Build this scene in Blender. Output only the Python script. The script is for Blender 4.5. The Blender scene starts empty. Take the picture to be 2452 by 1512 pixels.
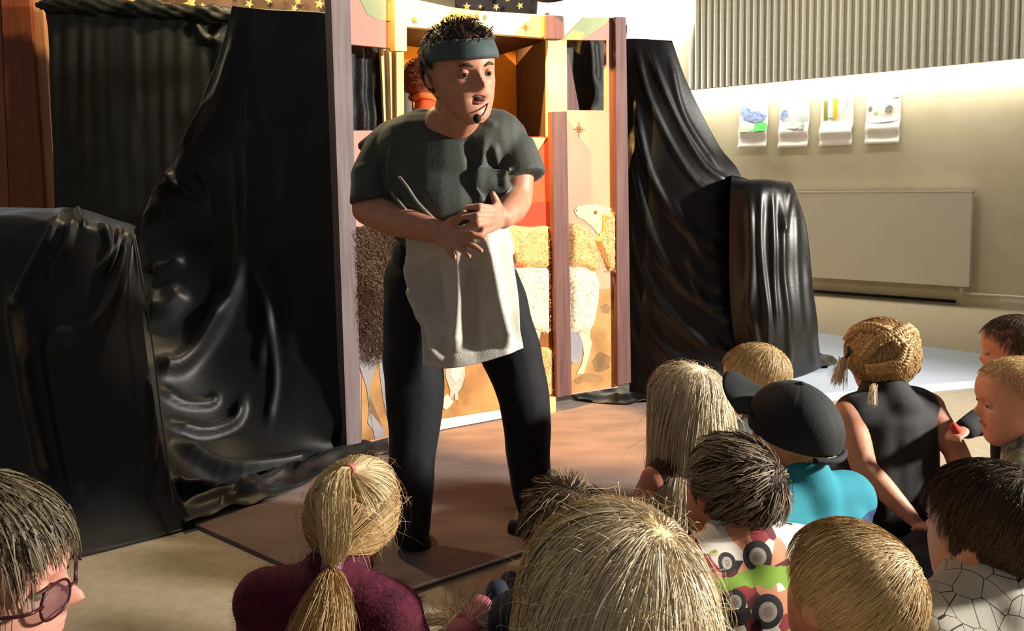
import bpy, math, random
import numpy as np
from mathutils import Vector, Matrix

SC = bpy.context.scene
COL = SC.collection
rng = np.random.default_rng(7)
random.seed(7)

# ------------------------------------------------------------------ camera, world, lights, exposure
CAMZ, F, CX, CY = 0.95, 1900.0, 1226.0, 600.0
PITCH, ROLL = math.atan(150.0 / F), 0.012
CAM = np.array([0.0, 0.0, CAMZ])
_fw = np.array([0, math.cos(PITCH), -math.sin(PITCH)])
_r0 = np.array([1.0, 0, 0]); _u0 = np.array([0, math.sin(PITCH), math.cos(PITCH)])
RIGHT = math.cos(ROLL) * _r0 - math.sin(ROLL) * _u0
UP = math.cos(ROLL) * _u0 + math.sin(ROLL) * _r0
FWD = _fw

cd = bpy.data.cameras.new('camera'); cam = bpy.data.objects.new('camera', cd); COL.objects.link(cam)
cd.sensor_fit = 'HORIZONTAL'; cd.sensor_width = 36.0; cd.lens = 36.0 * F / 2452.0
cd.shift_y = -(756.0 - CY) / 2452.0
cd.clip_start = 0.02; cd.clip_end = 60
cam.matrix_world = Matrix(((RIGHT[0], UP[0], -FWD[0], 0), (RIGHT[1], UP[1], -FWD[1], 0), (RIGHT[2], UP[2], -FWD[2], CAMZ), (0, 0, 0, 1)))
SC.camera = cam

def ray(px, py): return FWD * F + RIGHT * (px - CX) - UP * (py - CY)
def P(px, py, Y):
    d = ray(px, py); return CAM + d * (Y / d[1])
def Pz(px, py, z=0.0):
    d = ray(px, py); return CAM + d * ((z - CAMZ) / d[2])
def proj(v):
    q = np.asarray(v) - CAM; f = q @ FWD
    return CX + F * (q @ RIGHT) / f, CY - F * (q @ UP) / f

SC.view_settings.view_transform = 'Standard'; SC.view_settings.look = 'None'
SC.view_settings.gamma = 1.0; SC.view_settings.use_curve_mapping = False
SC.view_settings.exposure = 0.0
SC.cycles.use_denoising = True
SC.cycles.max_bounces = 6; SC.cycles.sample_clamp_indirect = 4.0

w = bpy.data.worlds.new('world'); SC.world = w; w.use_nodes = True
w.node_tree.nodes['Background'].inputs[0].default_value = (0.95, 0.97, 1.0, 1)
w.node_tree.nodes['Background'].inputs[1].default_value = 0.125

def aim(o, loc, target):
    o.location = loc
    o.rotation_euler = (Vector(target) - Vector(loc)).to_track_quat('-Z', 'Y').to_euler()
def area(name, loc, target, sx, sy, watt, color):
    l = bpy.data.lights.new(name, 'AREA'); l.shape = 'RECTANGLE'; l.size = sx; l.size_y = sy; l.energy = watt; l.color = color
    o = bpy.data.objects.new(name, l); COL.objects.link(o); aim(o, loc, target); return o
def spot(name, loc, target, angle, blend, watt, color, radius=0.05):
    l = bpy.data.lights.new(name, 'SPOT'); l.spot_size = math.radians(angle); l.spot_blend = blend; l.energy = watt; l.color = color; l.shadow_soft_size = radius
    o = bpy.data.objects.new(name, l); COL.objects.link(o); aim(o, loc, target); return o
def point(name, loc, watt, color, radius=0.04):
    l = bpy.data.lights.new(name, 'POINT'); l.energy = watt; l.color = color; l.shadow_soft_size = radius
    o = bpy.data.objects.new(name, l); COL.objects.link(o); o.location = loc; return o

# white stage lamp of the hall, high on the right, raking over the audience
spot('hall_lamp', (4.3, 1.3, 2.05), (0.1, 1.9, 0.6), 88, 0.5, 2100, (1.0, 0.94, 0.84), 0.16)
# warm theatre lamps of the puppet stage
spot('stage_lamp', (-0.34, 2.74, 2.10), (0.10, 3.28, 1.05), 66, 0.4, 560, (1.0, 0.55, 0.17), 0.015)

# ------------------------------------------------------------------ materials
def lin(c):
    if isinstance(c, str):
        c = c.lstrip('#'); c = [int(c[i:i + 2], 16) / 255 for i in (0, 2, 4)]
    return tuple((x / 12.92 if x <= 0.04045 else ((x + 0.055) / 1.055) ** 2.4) for x in c) + (1,)

def mat(name, c1, c2=None, scale=20.0, rough=0.7, bump=0.0, bscale=None, spec=0.4, sheen=0.0, metal=0.0, stretch=(1, 1, 1), detail=4.0, emit=None, coat=0.0, alpha=None, trans=0.0, contrast=(0.35, 0.65), island=0.0, sheen_tint=None):
    m = bpy.data.materials.new(name); m.use_nodes = True
    nt = m.node_tree; b = nt.nodes['Principled BSDF']; L = nt.links.new
    b.inputs['Roughness'].default_value = rough; b.inputs['Specular IOR Level'].default_value = spec
    b.inputs['Metallic'].default_value = metal
    if sheen: b.inputs['Sheen Weight'].default_value = sheen; b.inputs['Sheen Roughness'].default_value = 0.35
    if sheen_tint: b.inputs['Sheen Tint'].default_value = lin(sheen_tint)
    if coat: b.inputs['Coat Weight'].default_value = coat
    if trans: b.inputs['Transmission Weight'].default_value = trans
    if alpha is not None: b.inputs['Alpha'].default_value = alpha
    a = lin(c1); b.inputs['Base Color'].default_value = a
    tc = nt.nodes.new('ShaderNodeTexCoord'); mp = nt.nodes.new('ShaderNodeMapping'); mp.inputs['Scale'].default_value = stretch
    L(tc.outputs['Object'], mp.inputs['Vector'])
    if c2 is not None:
        no = nt.nodes.new('ShaderNodeTexNoise'); no.inputs['Scale'].default_value = scale; no.inputs['Detail'].default_value = detail
        L(mp.outputs[0], no.inputs['Vector'])
        mr = nt.nodes.new('ShaderNodeMapRange'); mr.inputs[1].default_value, mr.inputs[2].default_value = contrast
        if island:
            ge = nt.nodes.new('ShaderNodeNewGeometry'); mx0 = nt.nodes.new('ShaderNodeMix'); mx0.inputs[0].default_value = island
            L(no.outputs['Fac'], mx0.inputs[2]); L(ge.outputs['Random Per Island'], mx0.inputs[3]); L(mx0.outputs[0], mr.inputs[0])
        else:
            L(no.outputs['Fac'], mr.inputs[0])
        mx = nt.nodes.new('ShaderNodeMix'); mx.data_type = 'RGBA'
        mx.inputs[6].default_value = a; mx.inputs[7].default_value = lin(c2)
        L(mr.outputs[0], mx.inputs[0]); L(mx.outputs[2], b.inputs['Base Color'])
    if bump:
        n2 = nt.nodes.new('ShaderNodeTexNoise'); n2.inputs['Scale'].default_value = bscale or scale; n2.inputs['Detail'].default_value = 5
        L(mp.outputs[0], n2.inputs['Vector'])
        bp = nt.nodes.new('ShaderNodeBump'); bp.inputs['Strength'].default_value = bump; bp.inputs['Distance'].default_value = 0.004
        L(n2.outputs['Fac'], bp.inputs['Height']); L(bp.outputs[0], b.inputs['Normal'])
    if emit:
        b.inputs['Emission Color'].default_value = lin(emit[0]); b.inputs['Emission Strength'].default_value = emit[1]
    return m

def hairmat(name, c1, c2, rough=0.52, spec=0.38):
    return mat(name, c1, c2, scale=14, rough=rough, spec=spec, island=0.75, contrast=(0.15, 0.85))

# ------------------------------------------------------------------ mesh helpers
def mesh_obj(name, verts, faces, m, parent=None, smooth=True):
    me = bpy.data.meshes.new(name)
    verts = np.asarray(verts, dtype=np.float64)
    if isinstance(faces, np.ndarray):
        nf, k = faces.shape
        me.vertices.add(len(verts)); me.vertices.foreach_set('co', verts.astype(np.float32).ravel())
        me.loops.add(nf * k); me.loops.foreach_set('vertex_index', faces.astype(np.int32).ravel())
        me.polygons.add(nf); me.polygons.foreach_set('loop_start', (np.arange(nf) * k).astype(np.int32))
        me.update(calc_edges=True)
    else:
        me.from_pydata(verts.tolist(), [], faces); me.update()
    if smooth: me.polygons.foreach_set('use_smooth', np.ones(len(me.polygons), dtype=bool))
    me.materials.append(m)
    o = bpy.data.objects.new(name, me); COL.objects.link(o)
    if parent is not None: o.parent = parent
    return o

def tag(o, label=None, cat=None, group=None, kind=None):
    if label: o['label'] = label
    if cat: o['category'] = cat
    if group: o['group'] = group
    if kind: o['kind'] = kind
    return o
def empty(name, loc, label=None, cat=None, group=None):
    # children are authored in world coordinates, so the empty keeps an identity basis through parent inverse
    o = bpy.data.objects.new(name, None); COL.objects.link(o); o.location = loc; o.empty_display_size = 0.1
    return tag(o, label, cat, group)
def child_of(o, p):
    o.parent = p; o.matrix_parent_inverse = Matrix.Translation(p.location).inverted(); return o

class MB:
    def __init__(s): s.v = []; s.f = []; s.n = 0
    def add(s, v, f):
        s.v.append(np.asarray(v, dtype=float)); s.f += [tuple(int(i) + s.n for i in q) for q in f]; s.n += len(v); return s
    def build(s, name, m, parent=None, smooth=True, rooted=True):
        o = mesh_obj(name, np.concatenate(s.v), s.f, m, None, smooth)
        if parent is not None: child_of(o, parent)
        return o

def nrm(a): a = np.asarray(a, dtype=float); return a / (np.linalg.norm(a, axis=-1, keepdims=True) + 1e-12)
def frame(d):
    d = nrm(d); a = np.array([0, 0, 1.0]) if abs(d[2]) < 0.9 else np.array([1.0, 0, 0])
    x = nrm(np.cross(a, d)); return x, np.cross(d, x), d

def box_vf(c, ex, ey, ez):
    c, ex, ey, ez = map(np.asarray, (c, ex, ey, ez))
    v = [c + sx * ex + sy * ey + sz * ez for sz in (-1, 1) for sy in (-1, 1) for sx in (-1, 1)]
    return v, [(0, 2, 3, 1), (4, 5, 7, 6), (0, 1, 5, 4), (2, 6, 7, 3), (0, 4, 6, 2), (1, 3, 7, 5)]

def capsule_vf(p, q, r1, r2, n=16, caps=4, flat=False):
    p, q = np.asarray(p, float), np.asarray(q, float); x, y, d = frame(q - p)
    th = np.linspace(0, 2 * math.pi, n, endpoint=False); cs = np.cos(th)[:, None] * x + np.sin(th)[:, None] * y
    rings = []
    if flat:
        rings = [p + cs * r1 * 0.98, p + cs * r1 + d * 0.002, q + cs * r2 - d * 0.002, q + cs * r2 * 0.98]
        ends = (p, q)
    else:
        for k in range(1, caps + 1):
            a = math.pi / 2 * k / caps; rings.append(p - d * r1 * math.cos(a) + cs * r1 * math.sin(a))
        for k in range(caps):
            a = math.pi / 2 * (1 - k / caps); rings.append(q + d * r2 * math.cos(a) + cs * r2 * math.sin(a))
        ends = (p - d * r1, q + d * r2)
    v = np.concatenate(rings + [np.array(ends)]); R = len(rings); f = []
    for k in range(R - 1):
        for i in range(n):
            j = (i + 1) % n; f.append((k * n + i, k * n + j, (k + 1) * n + j, (k + 1) * n + i))
    a, b = R * n, R * n + 1
    for i in range(n):
        j = (i + 1) % n; f.append((a, j, i)); f.append((b, (R - 1) * n + i, (R - 1) * n + j))
    return v, f

def ellipsoid_vf(c, r, R=None, n=20, m=12):
    r = np.asarray(r, float); R = np.eye(3) if R is None else np.asarray(R)
    v = [np.array([0, 0, -1.0])]
    for k in range(1, m):
        a = -math.pi / 2 + math.pi * k / m
        for i in range(n):
            t = 2 * math.pi * i / n; v.append(np.array([math.cos(a) * math.cos(t), math.cos(a) * math.sin(t), math.sin(a)]))
    v.append(np.array([0, 0, 1.0])); v = np.array(v) * r @ R.T + np.asarray(c); f = []
    for i in range(n):
        j = (i + 1) % n; f.append((0, 1 + j, 1 + i)); f.append((len(v) - 1, 1 + (m - 2) * n + i, 1 + (m - 2) * n + j))
    for k in range(m - 2):
        for i in range(n):
            j = (i + 1) % n; f.append((1 + k * n + i, 1 + k * n + j, 1 + (k + 1) * n + j, 1 + (k + 1) * n + i))
    return v, f

def tube_vf(pts, r, n=8):
    pts = np.asarray(pts, float); K = len(pts); r = np.broadcast_to(r, (K,)); t = nrm(np.gradient(pts, axis=0))
    x, y, _ = frame(t[0]); v = []; f = []
    for k in range(K):
        x = nrm(x - t[k] * (x @ t[k])); y = np.cross(t[k], x)
        for i in range(n):
            a = 2 * math.pi * i / n; v.append(pts[k] + r[k] * (math.cos(a) * x + math.sin(a) * y))
    for k in range(K - 1):
        for i in range(n):
            j = (i + 1) % n; f.append((k * n + i, k * n + j, (k + 1) * n + j, (k + 1) * n + i))
    f.append(tuple(range(n))[::-1]); f.append(tuple((K - 1) * n + i for i in range(n)))
    return np.array(v), f

def torus_vf(c, axis, R, r, n=20, k=8, sq=1.0):
    x, y, d = frame(axis); v = []; f = []
    for i in range(n):
        a = 2 * math.pi * i / n; e = math.cos(a) * x + math.sin(a) * y
        for j in range(k):
            b = 2 * math.pi * j / k; v.append(np.asarray(c) + e * (R + r * math.cos(b)) + d * r * sq * math.sin(b))
    for i in range(n):
        for j in range(k):
            f.append((i * k + j, ((i + 1) % n) * k + j, ((i + 1) % n) * k + (j + 1) % k, i * k + (j + 1) % k))
    return np.array(v), f

def spline(pts, n):
    pts = np.asarray(pts, float); K = len(pts)
    q = np.vstack([2 * pts[0] - pts[1], pts, 2 * pts[-1] - pts[-2]]); u = np.linspace(0, K - 1, n); i = np.minimum(u.astype(int), K - 2); t = (u - i)[:, None]
    a, b, c, d = q[i], q[i + 1], q[i + 2], q[i + 3]
    return 0.5 * (2 * b + (c - a) * t + (2 * a - 5 * b + 4 * c - d) * t ** 2 + (3 * b - a - 3 * c + d) * t ** 3)

# ---- cloth sheets: control rows (pixel x, pixel y, depth) turned into world points, splined, folded along their normal
def wob(v, seed, fr, n=14):
    g = np.random.default_rng(seed); out = 0
    for _ in range(n):
        k = g.normal(size=3) * fr; out = out + np.sin(v @ k + g.uniform(0, 6.3))
    return out / math.sqrt(n)

def fold_field(px, py, folds):
    d = np.zeros_like(px)
    for pts, wd, amp in folds:
        pts = spline(pts, 14) if len(pts) > 2 else np.asarray(pts, float)
        best = np.full(px.shape, 1e9); tt = np.zeros(px.shape)
        for k in range(len(pts) - 1):
            a, b = pts[k], pts[k + 1]; e = b - a; l2 = e @ e + 1e-9
            t = np.clip(((px - a[0]) * e[0] + (py - a[1]) * e[1]) / l2, 0, 1)
            dd = np.hypot(px - a[0] - t * e[0], py - a[1] - t * e[1]); mk = dd < best
            tt = np.where(mk, (k + t) / (len(pts) - 1), tt); best = np.minimum(best, dd)
        env = np.clip(np.minimum(tt / 0.15, (1 - tt) / 0.15), 0.12, 1)
        d += amp * env * np.exp(-(best / wd) ** 2)
    return d

def sheet(name, rows, nu, nv, folds, m, parent=None, thick=0.004, wr=0.003, wf=25, seed=1, extra=None):
    W = np.array([[P(*c) if len(c) == 3 else Pz(c[0], c[1], 0.004) for c in r] for r in rows])
    R = np.array([spline(r, nu) for r in W]); G = np.array([spline(R[:, i], nv) for i in range(nu)]).transpose(1, 0, 2)
    gu = np.gradient(G, axis=1); gv = np.gradient(G, axis=0); n = nrm(np.cross(gu, gv))
    s = np.sign(np.einsum('ijk,ijk->ij', n, CAM - G)); n = n * np.where(s == 0, 1, s)[..., None]
    fl = G.reshape(-1, 3); px, py = proj(fl)
    d = fold_field(px, py, folds) + wr * wob(fl, seed, wf)
    if extra is not None: d = d + extra(px, py, fl)
    v = fl + n.reshape(-1, 3) * d[:, None]
    v[:, 2] = np.maximum(v[:, 2], 0.004)
    idx = np.arange(nu * nv).reshape(nv, nu)
    q = np.stack([idx[:-1, :-1], idx[:-1, 1:], idx[1:, 1:], idx[1:, :-1]], -1).reshape(-1, 4)
    o = mesh_obj(name, v, q, m, None)
    if parent is not None: child_of(o, parent)
    md = o.modifiers.new('solid', 'SOLIDIFY'); md.thickness = thick; md.offset = 0
    return o

# ---- strands: N paths of K points become thin three-sided tubes in one mesh
def strands(name, paths, r0, r1, m, parent=None, flat=True):
    # each hair is a narrow ribbon lying along the surface it grows from
    N, K, _ = paths.shape; t = nrm(np.gradient(paths, axis=1)); ctr = paths[:, 0].mean(0)
    g = np.random.default_rng(3)
    out = nrm(paths - ctr) + g.normal(size=(N, 1, 3)) * .28
    x = nrm(np.cross(t, out))
    rad = np.linspace(0, 1, K); rad = (r0 + (r1 - r0) * rad ** 1.5)[None, :, None] * g.uniform(0.5, 1.15, (N, 1, 1))
    V = np.stack([paths - rad * x, paths + rad * x], 2); idx = np.arange(N * K * 2).reshape(N, K, 2)
    Q = np.stack([idx[:, :-1, 0], idx[:, :-1, 1], idx[:, 1:, 1], idx[:, 1:, 0]], -1).reshape(-1, 4)
    o = mesh_obj(name, V.reshape(-1, 3), Q, m, None)
    if parent is not None: child_of(o, parent)
    return o

# ---- soft bodies: overlapping limbs fused into one continuous skin
class Body:
    def __init__(s): s.mb = MB()
    def cap(s, p, q, r1, r2, **k): s.mb.add(*capsule_vf(p, q, r1, r2, **k)); return s
    def chain(s, pts, rs):
        for i in range(len(pts) - 1): s.cap(pts[i], pts[i + 1], rs[i], rs[i + 1])
        return s
    def ell(s, c, r, R=None): s.mb.add(*ellipsoid_vf(c, r, R)); return s
    def add(s, v, f): s.mb.add(v, f); return s
    def build(s, name, m, voxel=0.006, smooth=6, parent=None, factor=0.5, wr=0.0, wf=30, seed=1, cut=None):
        o = s.mb.build('tmp', m)
        a = o.modifiers.new('r', 'REMESH'); a.mode = 'VOXEL'; a.voxel_size = voxel; a.use_smooth_shade = True
        b = o.modifiers.new('s', 'SMOOTH'); b.factor = factor; b.iterations = smooth
        dg = bpy.context.evaluated_depsgraph_get()
        me = bpy.data.meshes.new_from_object(o.evaluated_get(dg))
        old = o.data; bpy.data.objects.remove(o); bpy.data.meshes.remove(old)
        if wr:
            n = len(me.vertices); co = np.empty(n * 3, np.float32); me.vertices.foreach_get('co', co); co = co.reshape(-1, 3).astype(float)
            nn = np.empty(n * 3, np.float32); me.vertices.foreach_get('normal', nn); nn = nn.reshape(-1, 3)
            co = co + nn * (wr * wob(co, seed, wf))[:, None] if not callable(wr) else co + nn * wr(co)[:, None]
            me.vertices.foreach_set('co', co.astype(np.float32).ravel()); me.update()
        me.polygons.foreach_set('use_smooth', np.ones(len(me.polygons), dtype=bool))
        me.materials.clear(); me.materials.append(m); me.name = name
        o = bpy.data.objects.new(name, me); COL.objects.link(o)
        if parent is not None: child_of(o, parent)
        return o

# ---- head in its own frame: x to its left-right, y forward, z up, origin between the ears at eye height
_T = np.array([0, .03, .08, .14, .21, .28, .36, .44, .50, .57, .66, .76, .85, .92, .97, 1.0])
_W = np.array([.07, .13, .175, .215, .245, .27, .295, .318, .325, .33, .335, .322, .285, .225, .14, .03])
_Fr = np.array([.31, .355, .375, .365, .385, .395, .385, .385, .375, .41, .418, .395, .335, .26, .165, .04])
_Bk = np.array([-.22, -.16, -.08, .0, .10, .20, .30, .39, .43, .455, .463, .445, .395, .32, .215, .08])
def head_vf(h, kid=True, mouth=0.0, nose=1.0, ears=True):
    n = 80; t = np.linspace(0, 1, 90); sm = lambda a: np.convolve(np.pad(np.interp(t, _T, a), 3, mode='edge'), np.ones(7) / 7, 'valid')
    w, f, b = sm(_W), sm(_Fr), sm(_Bk)
    if kid:
        w = w * 1.15; f = f * np.interp(t, [0, .3, .6, 1], [.93, .97, 1.02, 1.05]); b = b * np.interp(t, [0, .4, 1], [1, 1.0, 1.05])
    th = np.linspace(0, 2 * math.pi, n, endpoint=False); cs, sn = np.cos(th), np.sin(th)
    ex = np.interp(t, [0, .42, .58], [.86, .86, 1.0])[:, None]
    X = w[:, None] * np.sign(cs) * np.abs(cs)[None] ** ex; mid = (f - b)[:, None] * 0.5; hl = (f + b)[:, None] * 0.5
    yc = np.minimum(mid, np.maximum(mid, 0)); Yp = np.where(sn > 0, f[:, None] - np.maximum(mid, 0), b[:, None] + np.maximum(mid, 0))
    Y = np.maximum(mid, 0) + Yp * np.sign(sn) * np.abs(sn)[None] ** ex; Z = np.repeat((t - .5)[:, None], n, 1)
    fr = np.clip(sn, 0, 1) ** 0.5
    g = lambda cx, cz, sx, sz: np.exp(-((np.abs(X) - cx) / sx) ** 2 - ((Z - cz) / sz) ** 2) * fr
    k = 0.75 if kid else 1.0
    Y = Y + nose * k * (0.115 * g(0, -.105, .05, .055) + .06 * g(0, -.03, .032, .075) + .03 * g(.05, -.118, .028, .03))
    Y = Y - .038 * g(.135, 0.0, .07, .045) + .016 * g(.12, .075, .1, .03) + (.022 if kid else .018) * g(.19, -.10, .085, .075)
    Y = Y + .026 * g(0, -.213, .085, .022) + .024 * g(0, -.268, .07, .022) - .012 * g(0, -.24, .1, .009) + .02 * g(0, -.40, .07, .05)
    if mouth: Y = Y - mouth * g(0, -.245, .07, .034)
    v = np.stack([X, Y, Z], -1).reshape(-1, 3); V = [v]; Fc = []; R = len(t)
    for i in range(R - 1):
        for j in range(n):
            q = (j + 1) % n; Fc.append((i * n + j, i * n + q, (i + 1) * n + q, (i + 1) * n + j))
    Fc.append(tuple(range(n))[::-1]); Fc.append(tuple((R - 1) * n + j for j in range(n)))
    out = MB(); out.add(v * h, Fc)
    if ears:
        for s in (-1, 1):
            xe = s * (.345 if not kid else .395)
            a = math.radians(22) * s; Rm = np.array([[math.cos(a), -math.sin(a), 0], [math.sin(a), math.cos(a), 0], [0, 0, 1]])
            out.add(*ellipsoid_vf(np.array([xe, -.02, -.03]) * h, np.array([.028, .075, .12]) * h, Rm))
    return np.concatenate(out.v), out.f
SKULL_C = np.array([0, -.022, .115]); SKULL_R = np.array([.335, .44, .385])
def skull(h, kid):
    return SKULL_C * h, SKULL_R * h * (np.array([1.15, 1.03, 1.0]) if kid else 1)

class Head:
    def __init__(s, c, h, yaw, pitch=0.0, roll=0.0, kid=True):
        s.c = np.asarray(c, float); s.h = h; s.kid = kid
        y, p, r = map(math.radians, (yaw, pitch, roll))
        f = np.array([math.sin(y) * math.cos(p), math.cos(y) * math.cos(p), math.sin(p)])
        rt = nrm(np.cross(f, [0, 0, 1.0])); u = np.cross(rt, f)
        rt, u = math.cos(r) * rt - math.sin(r) * u, math.cos(r) * u + math.sin(r) * rt
        s.M = np.stack([rt, f, u], 1); s.rt, s.f, s.u = rt, f, u
    def w(s, v): return np.asarray(v, float) @ s.M.T + s.c
    def l(s, x, y, z): return s.w(np.array([x, y, z]) * s.h)
    def geo(s, **k):
        v, f = head_vf(s.h, s.kid, **k); return s.w(v), f

_HY = [-1, -.5, -.15, .12, .3, .5, .75, 1]
_HL = [-.80, -.74, -.55, -.28, .12, .36, .5, .58]
def hair_roots(N, c, r, seed, line=0.0, sel=None):
    g = np.random.default_rng(seed); n = nrm(g.normal(size=(N * 3, 3)))
    ok = n[:, 2] > np.interp(n[:, 1], _HY, _HL) + line + g.normal(size=len(n)) * .03
    if sel is not None: ok &= sel(n)
    n = n[ok][:N]; return c + n * r, n

def hair_march(hd, N, K, step, seed, crown=(0, -.55, .84), swirl=0.5, lift=0.25, grav=0.25, noise=0.15, curl=0.0, clump=0.5, nclump=120, off=(.03, .10), line=0.0, colliders=(), lens=(.7, 1.0), bias=None, hug=.85, fall=True, rise=0.0, zmax=None, sel=None):
    g = np.random.default_rng(seed); c, r = skull(hd.h, hd.kid)
    p, n = hair_roots(N, c, r, seed, line, sel)
    if zmax is not None: p, n = p[n[:, 2] < zmax], n[n[:, 2] < zmax]
    N = len(p)
    crown = nrm(np.array(crown)); nn = nrm((p - c) / r ** 1)
    t = nn - crown; t = t - nn * np.einsum('ij,ij->i', t, nn)[:, None]; t = nrm(t)
    s = np.cross(nn, t); near = np.exp(-np.linalg.norm(nn - crown, axis=1) * 1.2)[:, None]
    v = nrm(t + s * swirl * near)
    if bias is not None: v = nrm(v + np.array(bias))
    v = nrm(v * (1 - lift) + nn * lift + g.normal(size=(N, 3)) * noise)
    gl = hd.M.T @ np.array([0, 0, -1.0]); cols = [(hd.M.T @ (np.asarray(cc) - hd.c), np.asarray(rr)) for cc, rr in colliders]
    o = g.uniform(off[0], off[1], (N, 1)); ln = g.uniform(lens[0], lens[1], (N, 1)) * step
    out = [p.copy()]; cvec = g.normal(size=(N, 3))
    for k in range(K - 1):
        v = nrm(v + gl * grav + cvec * (curl * math.sin(.8 + 4.5 * k / K)))
        q = p + v * ln; ok = 1 + o + rise * ((k + 1) / (K - 1)) ** 1.3
        e = (q - c) / (r * ok); d = np.linalg.norm(e, axis=1, keepdims=True); sf = c + e / np.maximum(d, 1e-6) * r * ok
        ed = e / np.maximum(d, 1e-6); up_ = -(ed * r) @ gl / np.linalg.norm(r)
        hw = hug * (1 / (1 + np.exp(-(up_ + .06) / .05)) if fall else np.ones(N))[:, None]
        q = np.where(d < 1, sf, q * (1 - hw) + sf * hw)
        for cc, rr in cols:
            e = (q - cc) / rr; d = np.linalg.norm(e, axis=1, keepdims=True); q = np.where(d < 1, cc + e / np.maximum(d, 1e-6) * rr, q)
        v = nrm(q - p + 1e-9); p = q; out.append(p.copy())
    Pth = np.stack(out, 1)
    if clump:
        gi = g.choice(N, min(nclump, N), replace=False); d2 = ((Pth[:, None, 0] - Pth[None, gi, 0]) ** 2).sum(-1); own = gi[d2.argmin(1)]
        ww = (np.linspace(0, 1, K) ** 1.2 * clump)[None, :, None]
        dif = Pth[:, :1] - Pth[own][:, :1]
        Pth = Pth * (1 - ww) + (Pth[own] + dif * .35) * ww
    return hd.w(Pth)

def hair_cap(name, hd, m, parent, inflate=0.03, line=0.0):
    c, r = skull(hd.h, hd.kid); v, f = ellipsoid_vf((0, 0, 0), (1, 1, 1), n=48, m=32)
    keep = v[:, 2] > np.interp(v[:, 1], _HY, _HL) + line
    lim = np.interp(v[:, 1], _HY, _HL) + line
    edge = np.clip((v[:, 2] - lim) / .18, 0, 1)
    vv = c + v * r * (.985 + inflate * edge)[:, None]
    fs = [q for q in f if all(keep[i] for i in q)]
    used = sorted({i for q in fs for i in q}); mp = {i: k for k, i in enumerate(used)}
    o = mesh_obj(name, hd.w(vv[used]), [tuple(mp[i] for i in q) for q in fs], m, None)
    child_of(o, parent); md = o.modifiers.new('solid', 'SOLIDIFY'); md.thickness = 0.004; md.offset = -1
    return o
# ================================================================== the room
m_wall = mat('painted_wall', '#c6bda5', '#bfb69c', 6, 0.85, 0.05, 120)
m_floor = mat('linoleum', '#a3967f', '#998c76', 30, 0.6, 0.12, 160)
m_white = mat('white_enamel', '#d6d0c2', None, rough=0.45)
m_dark = mat('dark_gap', '#17140f', None, rough=0.9)

# floor and the right-hand wall (its foot is read off the photograph where wall meets floor)
v, f = box_vf((0, 5, -0.05), (9, 0, 0), (0, 9, 0), (0, 0, 0.05))
tag(mesh_obj('floor', v, f, m_floor, smooth=False), kind='structure')
W1, W2 = Pz(1960, 705), Pz(2452, 742)
WD = nrm(W2 - W1); WN = np.array([WD[1], -WD[0], 0.0])            # along the wall (towards the right), out of the wall
if WN @ (CAM - W1) < 0: WN = -WN
Zv = np.array([0, 0, 1.0])
def wp(s, d, z): return W1 + WD * s + WN * d + Zv * z
def on_wall(px, py, d=0.0):
    r = ray(px, py); o = W1 + WN * d; t = ((o - CAM) @ WN) / (r @ WN); q = CAM + r * t
    return (q - W1) @ WD, q[2]
def wall_box(s0, s1, d0, d1, z0, z1):
    return box_vf(wp((s0 + s1) / 2, (d0 + d1) / 2, (z0 + z1) / 2), WD * (s1 - s0) / 2, WN * (d1 - d0) / 2, Zv * (z1 - z0) / 2)
tag(mesh_obj('wall_right', *wall_box(-4.2, 6, -0.2, 0, 0, 3.4), m_wall, smooth=False), kind='structure')
bw = wp(-4.2, 0, 0); bl = -WN
v, f = box_vf(bw + WN * 5 - WD * 0.1 + Zv * 1.7, WN * 5.2, WD * 0.1, Zv * 1.7)
tag(mesh_obj('wall_back', v, f, m_wall, smooth=False), kind='structure')
v, f = wall_box(1.35, 6, 0, 0.015, 0.0, 0.09)
tag(mesh_obj('baseboard_right', v, f, m_white, smooth=False), kind='structure')

# ribbed acoustic panel high on the wall, lit from behind by tubes
s0, z0 = on_wall(1643, 208, 0.22); s1, z1 = on_wall(2441, 148, 0.22); zb = (z0 + z1) / 2
m_rib = mat('rib_paint', '#e2ddcb', '#d8d3c1', 30, 0.55)
ap = empty('acoustic_panel', wp((s0 + s1) / 2, 0.2, zb), 'pale grey ribbed acoustic panel mounted high on the right wall, glowing along its underside', 'wall panel')
child_of(mesh_obj('backing_board', *wall_box(s0, s1 + 0.5, 0.15, 0.17, zb, zb + 1.35), mat('rib_back', '#a5a191', None, rough=0.8), smooth=False), ap)
N = 43; pitch = (s1 - s0) / N; ribm = None
for i in range(N):
    if ribm is None:
        k = 7; prof = [(pitch * .31 * math.cos(math.pi * j / (k - 1)), 0.17 + 0.045 * math.sin(math.pi * j / (k - 1))) for j in range(k)]
        v = [WD * a + WN * b + Zv * z for z in (0, 1.35) for a, b in prof]
        f = [(j, j + 1, k + j + 1, k + j) for j in range(k - 1)] + [tuple(range(k)), tuple(range(k, 2 * k))[::-1], (0, k, 2 * k - 1, k - 1)]
        ribm = mesh_obj('rib', v, f, m_rib); o = ribm
    else:
        o = bpy.data.objects.new('rib', ribm.data); COL.objects.link(o)
    o.location = W1 + WD * (s0 + (i + .5) * pitch) + Zv * zb
    child_of(o, ap)
child_of(mesh_obj('end_board', *wall_box(s1 + 0.0, s1 + 0.5, 0.17, 0.21, zb, zb + 1.35), m_rib, smooth=False), ap)
tm = mat('lit_tube', '#ffffff', None, emit=('#fff3d2', 6.0))
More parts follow.
